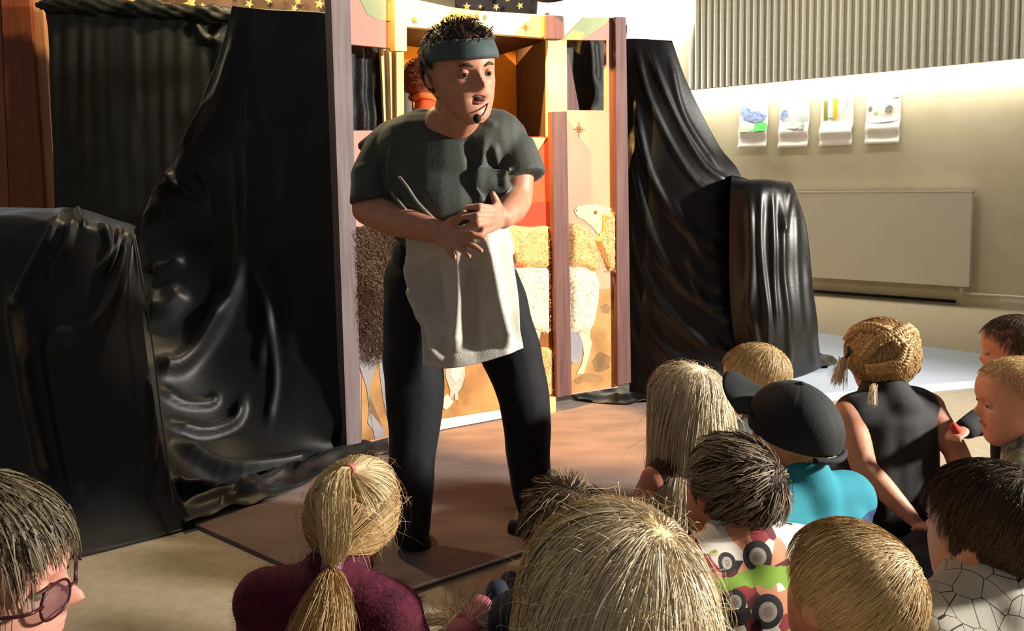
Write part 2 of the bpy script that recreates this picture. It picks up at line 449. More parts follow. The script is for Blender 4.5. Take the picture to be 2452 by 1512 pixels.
for i in range(3):
    L = (s1 + .5 - s0) / 3
    v, f = capsule_vf(wp(s0 + L * i + .08, 0.075, zb + .06), wp(s0 + L * (i + 1) - .08, 0.075, zb + .06), .013, .013, n=10)
    o = mesh_obj('light_tube', v, f, tm); child_of(o, ap)
area('cove_light', wp((s0 + s1) / 2, 0.10, zb + 0.03), wp((s0 + s1) / 2, 0.02, zb - 1.0), s1 - s0 + .4, 0.05, 31, (1.0, 0.93, 0.76)).rotation_euler.rotate_axis('Z', 0)
_a = bpy.data.objects['cove_light']
_a.matrix_world = Matrix(((WD[0], 0, 0, 0), (WD[1], 0, 0, 0), (0, 0, 1, 0), (0, 0, 0, 1)))
def orient(o, loc, xdir, zdir):
    x = nrm(xdir); z = nrm(zdir); y = np.cross(z, x)
    o.matrix_world = Matrix(((x[0], y[0], z[0], loc[0]), (x[1], y[1], z[1], loc[1]), (x[2], y[2], z[2], loc[2]), (0, 0, 0, 1)))
orient(_a, wp((s0 + s1) / 2 + .1, 0.075, zb + 0.02), WD, nrm(Zv + WN * 0.45))
# the wall beyond the panel's end is washed by a lamp of its own
_b = area('wall_wash', wp(0, 0, 0), (0, 0, 0), 1.6, 0.1, 110, (1.0, 0.94, 0.78)); orient(_b, wp(s0 - 1.3, 0.35, 3.0), WD, nrm(Zv + WN * 0.15))
_b2 = area('panel_light', wp(0, 0, 0), (0, 0, 0), 0.08, 1.4, 30, (1.0, 0.94, 0.78)); orient(_b2, wp(s0 + .05, 0.08, zb + .7), Zv, WD * 1.0 + WN * -.2)

area('rib_fill', wp((s0 + s1) / 2, 1.6, 3.3), wp((s0 + s1) / 2, 0.0, 1.6), 3.0, 0.3, 30, (1.0, 0.94, 0.82))  # fill light added to brighten the panel's ribs
# radiator under the drawings
ra, rz1 = on_wall(1880, 459, 0.12); rb, _ = on_wall(2328, 461, 0.12); _, rz0 = on_wall(2324, 688, 0.12)
rd = empty('radiator', wp((ra + rb) / 2, 0.06, 0), 'long white flat panel radiator standing low against the right wall', 'radiator')
m_rad = mat('radiator_enamel', '#cbc5b5', None, rough=0.4)
child_of(mesh_obj('front_plate', *wall_box(ra, rb, 0.105, 0.12, rz0, rz1 - .012), m_rad, smooth=False), rd)
child_of(mesh_obj('back_plate', *wall_box(ra + .02, rb - .02, 0.04, 0.055, rz0 + .02, rz1 - .03), m_rad, smooth=False), rd)
child_of(mesh_obj('top_grille', *wall_box(ra - .005, rb + .005, 0.035, 0.125, rz1 - .012, rz1), m_rad, smooth=False), rd)
for s in (ra, rb - .012):
    child_of(mesh_obj('side_cover', *wall_box(s, s + .012, 0.035, 0.122, rz0, rz1), m_rad, smooth=False), rd)
child_of(mesh_obj('valve', *capsule_vf(wp(rb - .06, .06, rz0 - .05), wp(rb - .06, .06, rz0 + .02), .016, .016), m_rad), rd)
child_of(mesh_obj('pipe', *tube_vf(spline([wp(rb - .06, .06, rz0 - .03), wp(rb - .02, .05, rz0 - .06), wp(rb + 0.25, .05, rz0 - .06), wp(rb + 2.2, .05, rz0 - .06)], 20), 0.011), m_rad), rd)
child_of(mesh_obj('pipe', *tube_vf([wp(ra, .05, .03), wp(rb - .1, .05, .03)], 0.012), m_dark), rd)

# four children's drawings with curling lower edges
papers = [((1771, 232), (1838, 353)), ((1867, 230), (1937, 352)), ((1966, 226), (2042, 348)), ((2075, 222), (2155, 343))]
plab = ['child drawing of blue sky and green bush, leftmost of the four papers on the wall',
        'child drawing in pale blue and grey pencil, second paper on the wall',
        'child drawing with yellow and blue window, white paper sagging open at the bottom',
        'child drawing with small grey marks, rightmost of the four papers on the wall']
m_pap = mat('paper', '#e6e0d8', '#ddd6ce', 8, 0.8)
def blot(cx, cz, rx, rz, seed, n=18):
    g = np.random.default_rng(seed); a = np.linspace(0, 2 * math.pi, n, endpoint=False)
    r = 1 + .18 * np.sin(2 * a + g.uniform(0, 6)) + .12 * np.sin(5 * a + g.uniform(0, 6)); return [(cx + rx * c * k, cz + rz * s * k) for c, s, k in zip(np.cos(a), np.sin(a), r)]
m_blue = mat('blue_pencil', '#6f88c4', '#a9b8de', 40, 0.9); m_green = mat('green_crayon', '#2f9a40', '#58b45e', 40, 0.9)
m_tan = mat('tan_pencil', '#b39a7c', '#c8b498', 40, 0.9); m_gr = mat('grey_pencil', '#6a6e6a', '#93938e', 60, 0.9); m_ylw = mat('yellow_crayon', '#e2b53c', '#d9a520', 50, 0.9)
m_olive = mat('olive_crayon', '#77862c', '#98802f', 60, .9); m_lb = mat('light_blue_crayon', '#a7d3e2', '#bfe0d2', 40, .9); m_lg = mat('pale_grey_wash', '#a9b0ba', '#c0c2c4', 20, .9)
PM = [[(.5, .60, .46, .10, m_blue), (.22, .70, .2, .12, m_blue), (.78, .38, .22, .12, m_green), (.5, .30, .35, .05, m_green), (.2, .34, .2, .09, m_tan)],
      [(.5, .5, .47, .14, m_lg), (.16, .62, .12, .12, m_blue), (.76, .38, .1, .06, m_gr)],
      [], [(.12, .68, .05, .06, m_gr), (.66, .66, .13, .06, m_gr), (.3, .60, .05, .03, m_lg), (.85, .9, .09, .04, m_lg), (.5, .44, .45, .03, m_lg)]]
for i, ((ax, ay), (bx, by)) in enumerate(papers):
    sa, za = on_wall(ax, ay, .01); sb, zb_ = on_wall(bx, by, .01); Wd, Hh = sb - sa, za - zb_
    n = 14; v = []; f = []
    crease = .30
    for j in range(n + 1):
        t = j / n; z = za - Hh * t
        d = .006 + (0.045 * max(0, (t - .72) / .28) ** 1.5) + (.035 * max(0, 1 - abs(t - .7) / .16) if i != 2 else .06 * max(0, 1 - abs(t - .74) / .14))
        for k in range(9): v.append(wp(sa + Wd * k / 8, d + .004 * math.sin(k), z))
    for j in range(n):
        for k in range(8): f.append((j * 9 + k, j * 9 + k + 1, (j + 1) * 9 + k + 1, (j + 1) * 9 + k))
    o = mesh_obj('drawing', v, f, m_pap); md = o.modifiers.new('solid', 'SOLIDIFY'); md.thickness = .001
    tag(o, plab[i], 'drawing', 'children drawings on the wall')
    def dd(t): return .006 + (.035 * max(0, 1 - abs(t - .7) / .16) if i != 2 else .06 * max(0, 1 - abs(t - .74) / .14)) + .0055
    def patch(poly, m, nm, lift=0.0):
        vv = []
        for a, b in poly:
            a = min(max(a, .01), .99); b = min(max(b, .31), .99); vv.append(wp(sa + Wd * a, dd(1 - b) + lift, za - Hh * (1 - b)))
        vv = np.array(vv); n_ = len(vv); c_ = vv.mean(0)
        q = mesh_obj(nm, np.vstack([vv, c_]), [(k, (k + 1) % n_, n_) for k in range(n_)], m); child_of(q, o)
    for k, (a, b, rx, rz, mm) in enumerate(PM[i]): patch(blot(a, b, rx, rz, i * 10 + k), mm, 'drawn_patch', .0006 * k)
    if i == 2:
        patch([(.1, .5), (.1, .86), (.22, .86), (.22, .5)], m_olive, 'drawn_patch', .0006); patch([(.22, .54), (.22, .88), (.4, .88), (.4, .54)], m_lb, 'drawn_patch', .001)
        patch([(.38, .53), (.38, .9), (.52, .9), (.52, .53)], m_ylw, 'drawn_patch', .0014); patch([(.74, .62), (.8, .8), (.97, .95), (.93, .97), (.74, .8)], m_lg, 'drawn_patch', .0014)

# pale blue play mats on the floor to the right
mm = mat('play_mat_vinyl', '#b4bdcc', '#adb7c6', 5, 0.5, 0.03, 60)
Q = [Pz(1700, 985), Pz(2330, 930), Pz(2460, 880), Pz(2340, 862), Pz(1965, 812), Pz(1700, 800)]
v = [q + Zv * h for h in (0.0, .035) for q in Q]; n = len(Q)
f = [tuple(range(n))[::-1], tuple(range(n, 2 * n))] + [(i, (i + 1) % n, n + (i + 1) % n, n + i) for i in range(n)]
o = tag(mesh_obj('play_mat', v, f, mm, smooth=False), 'large pale blue folding play mat on the floor at the right', 'mat')
# brown stage mat whose corner points at the audience
sm = mat('stage_mat_suede', '#7c6962', '#695751', 5, 0.9, 0.15, 45, sheen=0.2, stretch=(1, 2.2, 1))
Q = [Pz(885, 1455), Pz(1255, 1330), Pz(1620, 1200), Pz(1960, 1060), Pz(1700, 900), Pz(1300, 930), Pz(900, 1000), Pz(430, 1248)]
v = [q * np.array([1, 1, 0]) + Zv * h for h in (0.0005, .012) for q in Q]; n = len(Q)
f = [tuple(range(n))[::-1], tuple(range(n, 2 * n))] + [(i, (i + 1) % n, n + (i + 1) % n, n + i) for i in range(n)]
smo = tag(mesh_obj('stage_mat', v, f, sm, smooth=False), 'brown suede mat under the performer, its corner pointing at the audience', 'mat')
o = mesh_obj('edge_highlight', *tube_vf([Q[0] * np.array([1, 1, 0]) + Zv * .010, Q[1] * np.array([1, 1, 0]) + Zv * .010, Q[2] * np.array([1, 1, 0]) + Zv * .010], .0035), mat('pale_highlight', '#b9b2a4', None, rough=.8)); child_of(o, smo)  # pale strip stands for the highlight along the mat's front edge

# timber boards of the door frame at the far left
m_w1 = mat('varnished_pine', '#9c6440', '#8a5634', 3, 0.5, 0.1, 10, stretch=(14, 14, 1.0)); m_w2 = mat('varnished_dark', '#8a4a2a', '#763d20', 3, 0.45, 0.1, 10, stretch=(14, 14, 1.0)); m_w3 = mat('pale_pine', '#c8946c', '#b5825a', 3, 0.5, 0.1, 10, stretch=(14, 14, 1.0))
def plank(nm, x0, x1, X0, X1, Y, dY, m):
    pts = [P(x0, -120, Y), P(x1, -120, Y), P(X1, 560, Y), P(X0, 560, Y)]
    v = pts + [q + np.array([0, dY, 0]) for q in pts]
    f = [(0, 1, 2, 3), (7, 6, 5, 4), (0, 4, 5, 1), (1, 5, 6, 2), (2, 6, 7, 3), (3, 7, 4, 0)]
    return mesh_obj(nm, v, f, m, smooth=False)
wl = tag(plank('wall_left', -420, 78, -420, 104, 3.75, .06, m_w1), kind='structure')
child_of(plank('plank', -190, -4, -190, 24, 3.70, .05, m_w1), wl); child_of(plank('plank', -2, 62, 26, 107, 3.67, .05, m_w2), wl); child_of(plank('plank', 64, 92, 108, 140, 3.70, .05, m_w3), wl)

# ================================================================== star cloth behind the stage
m_star = mat('gold_foil', '#f0cf7a', None, rough=0.4, metal=0.2, emit=None)
def star_vf(c, r, nx, nz, ny, rot, th=.004):
    v = []
    for s in (0, 1):
        for k in range(10):
            a = rot + math.pi * k / 5; rr = r if k % 2 == 0 else r * .42; v.append(c + nx * rr * math.sin(a) + nz * rr * math.cos(a) + ny * th * s)
    v += [c + ny * th * 2]
    f = [(k, (k + 1) % 10, 10 + (k + 1) % 10, 10 + k) for k in range(10)] + [(10 + k, 10 + (k + 1) % 10, 20) for k in range(10)]
    return v, f
def star_cloth(name, rows, m, label, starpx, r, Y):
    o = sheet(name, rows, 60, 20, [], m, None, wr=.02, wf=9, seed=4); tag(o, label, 'cloth', 'star cloths behind the stage')
    for k, (sx, sy, sr) in enumerate(starpx):
        child_of(mesh_obj('star', *star_vf(P(sx, sy, Y - .05), sr * Y / F, np.array([1., 0, 0]), Zv, np.array([0, -1., 0]), .3 * k), m_star, smooth=False), o)
star_cloth('star_cloth', [[(150, -260, 4.4), (500, -260, 4.4), (800, -260, 4.4)], [(150, -40, 4.4), (500, -30, 4.4), (800, -20, 4.4)], [(150, 190, 4.4), (500, 190, 4.4), (800, 190, 4.4)]],
           mat('brown_voile', '#5e4733', '#7a5e45', 7, 0.7), 'brown cloth with gold stars behind the black curtain at the top', [(316, 1, 13), (344, 5, 9), (404, 12, 7), (457, 8, 18), (485, 14, 8), (530, 22, 7), (597, 10, 11), (644, 1, 9), (713, 4, 9), (765, 10, 12), (705, 20, 9), (585, 26, 7), (560, -14, 9), (400, -20, 12), (250, -12, 9)], 0, 4.4)
star_cloth('star_cloth', [[(1090, -260, 4.6), (1190, -260, 4.6), (1290, -260, 4.6)], [(1090, -60, 4.6), (1190, -60, 4.6), (1290, -60, 4.6)], [(1090, 60, 4.6), (1190, 60, 4.6), (1284, 60, 4.6)]],
           mat('navy_voile', '#2a2628', '#3a3334', 7, 0.8), 'dark cloth with gold stars showing above the middle of the stage', [(1118, 16, 10), (1150, 16, 6), (1188, 17, 9), (1245, 14, 9), (1215, -2, 8), (1160, -12, 8), (1250, -8, 6)], 0, 4.6)
point('cloth_lamp', np.array([-1.15, 3.25, 2.35]), 95, (1.0, 0.75, 0.42), .05)

# black theatre lamp hanging above the right wing
lc = P(1330, -26, 3.2); ax = nrm(np.array([.12, -.25, -1.0]))
lamp = empty('theatre_lamp', lc, 'black round theatre lamp hanging above the right side of the stage', 'lamp')
m_blk = mat('black_metal', '#121110', None, rough=.45)
v, f = [], []
prof = [(.015, .30), (.05, .29), (.07, .2), (.075, .1), (.105, .03), (.11, .0), (.104, .0), (.07, .09), (.05, .12)]
x, y, d = frame(ax); nn = 28; mbv = MB(); vv = []
for r_, h_ in prof:
    for i in range(nn):
        a = 2 * math.pi * i / nn; vv.append(lc + (x * math.cos(a) + y * math.sin(a)) * r_ - d * h_)
ff = [(k * nn + i, k * nn + (i + 1) % nn, (k + 1) * nn + (i + 1) % nn, (k + 1) * nn + i) for k in range(len(prof) - 1) for i in range(nn)] + [tuple(range(nn)), tuple((len(prof) - 1) * nn + i for i in range(nn))[::-1]]
child_of(mesh_obj('lamp_shade', vv, ff, m_blk), lamp)
child_of(mesh_obj('bulb', *ellipsoid_vf(lc - ax * .07, (.03, .03, .04)), mat('bulb_glass', '#e8ddc8', None, rough=.2)), lamp)
child_of(mesh_obj('hanging_rod', *capsule_vf(lc - ax * .28, lc - ax * .28 + Zv * 1.2, .009, .009), m_blk), lamp)

lp = np.array([-0.34, 2.74, 2.10]); dn = nrm(np.array([.44, .54, -1.05]))  # unseen lamp body, added to carry a flap that blocks light
added_lamp = empty('theatre_lamp', lp - dn * .1, 'unseen black lamp, added with a flap to keep warm light off the right drape', 'lamp')
child_of(mesh_obj('added_housing', *capsule_vf(lp - dn * .20, lp - dn * .02, .05, .06, flat=True), m_blk), added_lamp)
child_of(mesh_obj('hanging_rod', *capsule_vf(lp - dn * .2, lp - dn * .2 + Zv * 1.0, .009, .009), m_blk), added_lamp)
az = [math.radians(a) for a in (48.5, 60, 75, 92)]
fv = [lp + np.array([math.sin(a) * .2, math.cos(a) * .2, z]) for z in (-.42, .04) for a in az] 
o = mesh_obj('light_flag', fv, [(k, k + 1, k + 5, k + 4) for k in range(3)], m_blk, smooth=False); md = o.modifiers.new('solid', 'SOLIDIFY'); md.thickness = .003; child_of(o, added_lamp)  # flap added out of view, cuts the warm light off the right drape

# ================================================================== the painted puppet stage
A0, B0, C0, D0 = Pz(826, 1085, .012), Pz(968, 1046, .012), Pz(1331, 978, .012), Pz(1512, 944, .012)
class Wing:
    def __init__(s, a, b):
        s.o = np.array([a[0], a[1], 0.0]); e = b - a; e[2] = 0; s.L = np.linalg.norm(e); s.e = e / s.L
        s.n = np.array([s.e[1], -s.e[0], 0.0])
        if s.n @ (CAM - s.o) < 0: s.n = -s.n
    def uz(s, px, py, d=0.0):
        r = ray(px, py); o = s.o + s.n * d; t = ((o - CAM) @ s.n) / (r @ s.n); q = CAM + r * t; return ((q - s.o) @ s.e, q[2])
    def w(s, u, z, d): return s.o + s.e * u + s.n * d + Zv * z
    def prism(s, name, pts, d0, d1, m, parent, px=True, bow=None):
        uz = [s.uz(*p, d1) for p in pts] if px else pts; n = len(uz)
        v = [s.w(u, z, d) for d in (d0, d1) for u, z in uz]
        ar = sum(uz[i][0] * uz[(i + 1) % n][1] - uz[(i + 1) % n][0] * uz[i][1] for i in range(n))
        f = [tuple(range(n, 2 * n)), tuple(range(n))[::-1]] + [(i, (i + 1) % n, n + (i + 1) % n, n + i) for i in range(n)]
        o = mesh_obj(name, v, f, m, None, smooth=False); child_of(o, parent); return o
LW, CW, RW = Wing(A0, B0), Wing(B0, C0), Wing(C0, D0)

stage = empty('puppet_stage', (A0 + D0) / 2 * np.array([1, 1, 0]), 'painted wooden folding puppet stage with sheep, donkey and window openings', 'puppet stage')
m_gw = mat('grey_washed_wood', '#685b5c', '#7c6f70', 3, 0.7, 0.15, 20, stretch=(20, 20, 1.2))
m_mauve = mat('mauve_wood', '#553634', '#6d4a46', 3, 0.65, 0.12, 20, stretch=(20, 20, 1.2))
m_pink = mat('pink_sky_paint', '#c4837a', '#cf9686', 3, 0.8, stretch=(1, 1, .5))
m_peach = mat('peach_sky_paint', '#c98e74', '#d2a184', 3, 0.8, stretch=(1, 1, .5))
m_red = mat('red_sky_paint', '#cf5a33', '#bd4a2a', 4, 0.8, stretch=(1, 1, 1.6)); m_deep = mat('deep_red_paint', '#b53f26', '#a83a22', 5, .8)
m_cream = mat('cream_paint', '#ecdfae', '#f0e6c0', 4, .8); m_yel = mat('yellow_paint', '#e6c765', '#e9d282', 5, .8); m_grn = mat('sage_paint', '#8f9b76', '#a7ad82', 5, .8)
m_gnd = mat('sand_ground_paint', '#c3935a', '#8a6238', 7, .85, contrast=(.45, .75)); m_dkgnd = mat('umber_smear', '#7a5a3c', '#a07c52', 12, .9)
m_fl = mat('cream_fleece', '#eee3c8', '#e4d6b6', 40, .95, 0.9, 90, sheen=.4); m_flt = mat('tan_fleece', '#e0bd84', '#d5ae72', 40, .95, 0.9, 90, sheen=.4)
m_face = mat('sheep_face_paint', '#e8cfa6', '#e2c499', 10, .8); m_leg = mat('sheep_leg_paint', '#e6c8a6', '#dab792', 10, .8); m_gleg = mat('grey_leg_paint', '#8d8a90', '#a09a9a', 9, .8)
m_piggy = mat('pig_paint', '#e0a89a', '#edc4b4', 12, .8); m_brn = mat('brown_line_paint', '#7a4a26', None, rough=.8); m_lamp = mat('pine_edge', '#e0cc92', '#d8bd78', 6, .6)
m_in = mat('dark_inside_wood', '#4a3222', '#3a2618', 4, .7, .1, 14, stretch=(12, 12, 1)); m_or = mat('ochre_backdrop', '#d08a2e', '#c67e26', 6, .85, .05, 60)

# --- left wing
p = LW.prism('wing_panel', [(808, -90), (941, -60), (941, 116), (836, 106), (845, 313), (968, 312), (968, 1038), (846, 1070)], 0, .018, m_pink, stage)
LW.prism('outer_post', [(789, -110), (836, -100), (866, 1062), (831, 1074)], -.01, .032, m_gw, stage)
LW.prism('painted_rainbow', [(852, -20), (908, -20), (936, 10), (936, 50), (905, 48), (880, 34)], .018, .0195, m_grn, p)
LW.prism('painted_ray', [(850, -60), (936, -60), (936, -20), (862, -20)], .018, .0192, m_cream, p)
LW.prism('shutter_edge', [(945, -70), (973, -70), (974, 122), (946, 121)], .012, .05, m_lamp, stage)
for a, b, c, d, dp, mm_ in ((912, 924, 922, 932, -.05, m_lamp), (932, 947, 938, 951, -.03, m_lamp), (949, 967, 951, 968, -.012, m_lamp)):
    LW.prism('slat', [(a, 118), (b, 118), (d, 330), (c, 330)], dp - .012, dp, mm_, stage)
g = LW.prism('painted_ground', [(866, 860), (968, 860), (968, 1036), (866, 1061)], .018, .0195, m_gnd, p)
LW.prism('painted_leg', [(858, 835), (905, 850), (900, 880), (885, 930), (884, 985), (905, 1010), (920, 1030), (918, 1046), (898, 1052), (893, 1030), (880, 1012), (886, 980), (878, 930), (862, 880)], .0195, .0215, m_gleg, p)
LW.prism('painted_leg', [(905, 850), (960, 840), (958, 920), (940, 980), (936, 1000), (928, 1000), (918, 960), (910, 900)], .0195, .0215, m_gleg, p)
# --- centre panel
cp = CW.prism('centre_panel', [(1232, 328), (1331, 327), (1331, 958), (968, 1014), (968, 330)], 0, .018, m_red, stage)
CW.prism('centre_stile', [(1312, 92), (1331, 93), (1331, 330), (1312, 330)], 0, .018, m_lamp, stage)
bm_ = CW.prism('top_beam', [(972, -6), (1110, 24), (1331, 37), (1331, 93), (972, 63)], 0, .03, m_cream, stage)
CW.prism('painted_ray', [(1040, 66), (1085, 18), (1150, 27), (1095, 71)], .03, .0315, m_yel, bm_)
CW.prism('painted_ray', [(1230, 84), (1275, 36), (1331, 40), (1331, 70), (1296, 90)], .03, .0315, m_yel, bm_)
CW.prism('painted_ray', [(975, 0), (1010, 8), (1040, 20), (990, 12)], .03, .0312, m_grn, bm_)
def sprig(wing, px, py, r, m, parent, dd, k=8):
    u, z = wing.uz(px, py, dd); pts = []
    for i in range(2 * k):
        a = math.pi * i / k; rr = (r if i % 4 == 0 else r * .6 if i % 2 == 0 else r * .22) * 3.3 / F; pts.append((u + rr * math.sin(a), z + rr * math.cos(a)))
    wing.prism('painted_star', pts, dd, dd + .0012, m, parent, px=False)
for x_, y_, r_ in ((992, 47, 16), (1125, 40, 12), (1142, 38, 13), (1160, 40, 12), (1100, 44, 9), (1258, 66, 17)): sprig(CW, x_, y_, r_, m_brn, bm_, .0316)
CW.prism('painted_ray', [(1232, 330), (1309, 330), (1262, 398), (1232, 440)], .018, .0195, m_yel, cp)
CW.prism('painted_cloud', [(1220, 490), (1318, 482), (1318, 540), (1220, 540)], .018, .0195, m_deep, cp)
CW.prism('painted_ground', [(968, 800), (1318, 780), (1331, 960), (968, 1017)], .018, .0192, m_gnd, cp)
CW.prism('painted_leg', [(1268, 795), (1296, 790), (1286, 850), (1276, 870), (1282, 800)], .0196, .0212, m_leg, cp)
CW.prism('painted_leg', [(1296, 790), (1322, 790), (1322, 832), (1290, 832)], .0196, .021, mat('brown_leg_paint', '#9a5c26', '#8a5020', 8, .8), cp)
CW.prism('painted_pig', [(1066, 860), (1112, 860), (1114, 900), (1105, 928), (1096, 940), (1098, 958), (1090, 958), (1088, 940), (1084, 955), (1078, 952), (1078, 935), (1068, 905)], .0196, .0215, m_piggy, cp)
CW.prism('painted_belly', [(1080, 862), (1104, 862), (1102, 905), (1090, 918), (1080, 900)], .0215, .0224, mat('pale_pig_paint', '#f0d2c2', None, rough=.8), cp)
CW.prism('painted_duck', [(1064, 952), (1072, 945), (1080, 955), (1086, 962), (1080, 972), (1068, 982), (1062, 978)], .0196, .0225, m_fl, cp)
CW.prism('base_board', [(968, 1014), (1331, 958), (1331, 978), (968, 1046)], -.005, .012, mat('white_base', '#efe9da', None, rough=.7), stage)
CW.prism('stage_foot', [(1300, 958), (1331, 952), (1331, 992), (1300, 997)], .012, .05, m_lamp, stage)
# --- right wing
rp = RW.prism('wing_panel', [(1340, 264), (1480, 265), (1480, 928), (1340, 950)], 0, .018, m_peach, stage)
RW.prism('wing_header', [(1340, 40), (1480, 43), (1480, 97), (1340, 95)], 0, .018, m_peach, rp)
RW.prism('wing_stile', [(1452, 97), (1480, 97), (1480, 266), (1452, 266)], 0, .018, m_peach, rp)
RW.prism('window_board', [(1331, 94), (1357, 94), (1358, 268), (1331, 268)], .0, .016, m_lamp, stage)
RW.prism('inner_post', [(1309, 36), (1348, 38), (1350, 93), (1309, 92)], .018, .05, m_mauve, stage)
RW.prism('inner_post', [(1322, 268), (1357, 267), (1369, 945), (1335, 952)], .018, .05, m_mauve, stage)
RW.prism('edge_strip', [(1470, 43), (1478, 43), (1481, 924), (1474, 926)], .018, .03, mat('orange_edge', '#c8622c', None, rough=.7), stage)
RW.prism('outer_post', [(1474, 40), (1499, 41), (1511, 917), (1479, 923)], .012, .045, m_mauve, stage)
RW.prism('painted_rainbow', [(1352, 88), (1398, 42), (1466, 44), (1440, 66), (1398, 90), (1386, 95)], .018, .0195, m_grn, rp)
RW.prism('painted_rainbow', [(1350, 95), (1372, 72), (1400, 78), (1392, 95)], .0195, .0205, m_yel, rp)
RW.prism('painted_ray', [(1350, 40), (1395, 42), (1352, 86)], .018, .0195, m_cream, rp)
RW.prism('painted_corner', [(1400, 95), (1440, 66), (1468, 48), (1470, 95)], .018, .0195, m_pink, rp)
sprig(RW, 1386, 310, 20, m_brn, rp, .0185)
RW.prism('painted_ground', [(1366, 700), (1476, 690), (1476, 924), (1368, 942)], .018, .0192, m_gnd, rp)
for k, (x_, y_, rx, ry) in enumerate(((1440, 868, 26, 20), (1415, 905, 30, 9), (1450, 740, 14, 10), (1385, 912, 12, 7))):
    RW.prism('painted_smear', [(x_ + rx * a, y_ + ry * b) for a, b in blot(0, 0, 1, 1, 40 + k)], .0192, .0199, m_dkgnd, rp)
RW.prism('painted_leg', [(1364, 795), (1388, 795), (1396, 830), (1392, 858), (1386, 870), (1372, 872), (1364, 860)], .0196, .0215, m_gleg, rp)
RW.prism('painted_leg', [(1386, 798), (1412, 790), (1414, 812), (1418, 820), (1412, 850), (1404, 875), (1398, 896), (1380, 897), (1392, 875), (1398, 850), (1396, 825)], .02, .0225, m_leg, rp)
hd_ = RW.prism('painted_sheep_head', [(1375, 505), (1382, 495), (1400, 491), (1430, 491), (1450, 498), (1474, 500), (1474, 560), (1445, 555), (1432, 562), (1420, 545), (1400, 528), (1383, 520)], .0185, .021, m_face, rp)
RW.prism('painted_eye', [(1426 + 4 * math.cos(a), 509 + 5 * math.sin(a)) for a in np.linspace(0, 5.6, 9)], .021, .0222, m_brn, rp)
RW.prism('painted_nostril', [(1381 + 2 * math.cos(a), 504 + 2 * math.sin(a)) for a in np.linspace(0, 5.2, 7)], .021, .0222, m_brn, rp)
RW.prism('painted_ear', [(1434, 505), (1446, 512), (1444, 548), (1438, 562), (1428, 556), (1432, 530)], .021, .0235, m_face, rp)
RW.prism('painted_leg', [(1468, 655), (1476, 655), (1476, 735), (1472, 735)], .0196, .0212, m_leg, rp)

def inside(pt, poly):
    c = False; j = len(poly) - 1
    for i in range(len(poly)):
        if (poly[i][1] > pt[1]) != (poly[j][1] > pt[1]) and pt[0] < (poly[j][0] - poly[i][0]) * (pt[1] - poly[i][1]) / (poly[j][1] - poly[i][1]) + poly[i][0]: c = not c
        j = i
    return c
WOOLS = []
def fleece(name, wing, pts, base, bulge, m, parent, seed):
    WOOLS.append((name, wing, pts, base, bulge, m, parent, seed))
    # a padded piece of real fleece glued on the board: outline in the wing's plane, swelling towards the middle
    uz = [wing.uz(*q, base + bulge * .5) for q in pts]; uz = np.array(uz); n = len(uz)
    pl = []
    for i in range(n):
        for k in range(4): pl.append(uz[i] + (uz[(i + 1) % n] - uz[i]) * k / 4)
    pl = np.array(pl); c = pl.mean(0); g = np.random.default_rng(seed); v = []; N_ = len(pl); Rn = 9
    for k in range(Rn):
        t = k / (Rn - 1)
        for i in range(N_):
            q = c + (pl[i] - c) * (1 - t) * (1 + (g.normal() * .012 if k == 0 else 0)); hgt = base + bulge * min(1, 4 * t) ** .5 + g.normal() * .0006 * (k > 0)
            v.append(wing.w(q[0], q[1], hgt if k else base - .001))
    f = [(k * N_ + i, k * N_ + (i + 1) % N_, (k + 1) * N_ + (i + 1) % N_, (k + 1) * N_ + i) for k in range(Rn - 1) for i in range(N_)]
    o = mesh_obj(name, v, f, m, None); child_of(o, parent); return o
fleece('sheep_fleece', CW, [(1196, 560), (1226, 538), (1270, 545), (1318, 540), (1318, 640), (1270, 642), (1232, 632), (1222, 600), (1200, 590)], .0185, .02, m_flt, cp, 1)
fleece('sheep_fleece', CW, [(1215, 642), (1318, 642), (1318, 800), (1290, 796), (1262, 790), (1236, 740)], .0185, .016, m_fl, cp, 2)
fleece('sheep_fleece', CW, [(1278, 840), (1300, 830), (1322, 835), (1322, 948), (1290, 952)], .0185, .016, m_flt, cp, 3)
fleece('sheep_face', CW, [(1190, 575), (1215, 545), (1232, 575), (1234, 608), (1214, 625), (1195, 615)], .022, .022, m_face, cp, 4)
fleece('sheep_fleece', RW, [(1366, 532), (1385, 534), (1405, 545), (1425, 575), (1434, 605), (1436, 640), (1430, 655), (1400, 640), (1366, 638)], .0185, .02, m_flt, rp, 5)
fleece('sheep_fleece', RW, [(1366, 640), (1400, 640), (1428, 652), (1437, 675), (1436, 720), (1426, 770), (1416, 795), (1380, 798), (1366, 796)], .0185, .016, m_fl, rp, 6)
fleece('sheep_fleece', RW, [(1446, 508), (1474, 506), (1474, 655), (1460, 650), (1442, 600), (1430, 575), (1444, 555)], .0185, .02, m_flt, rp, 7)

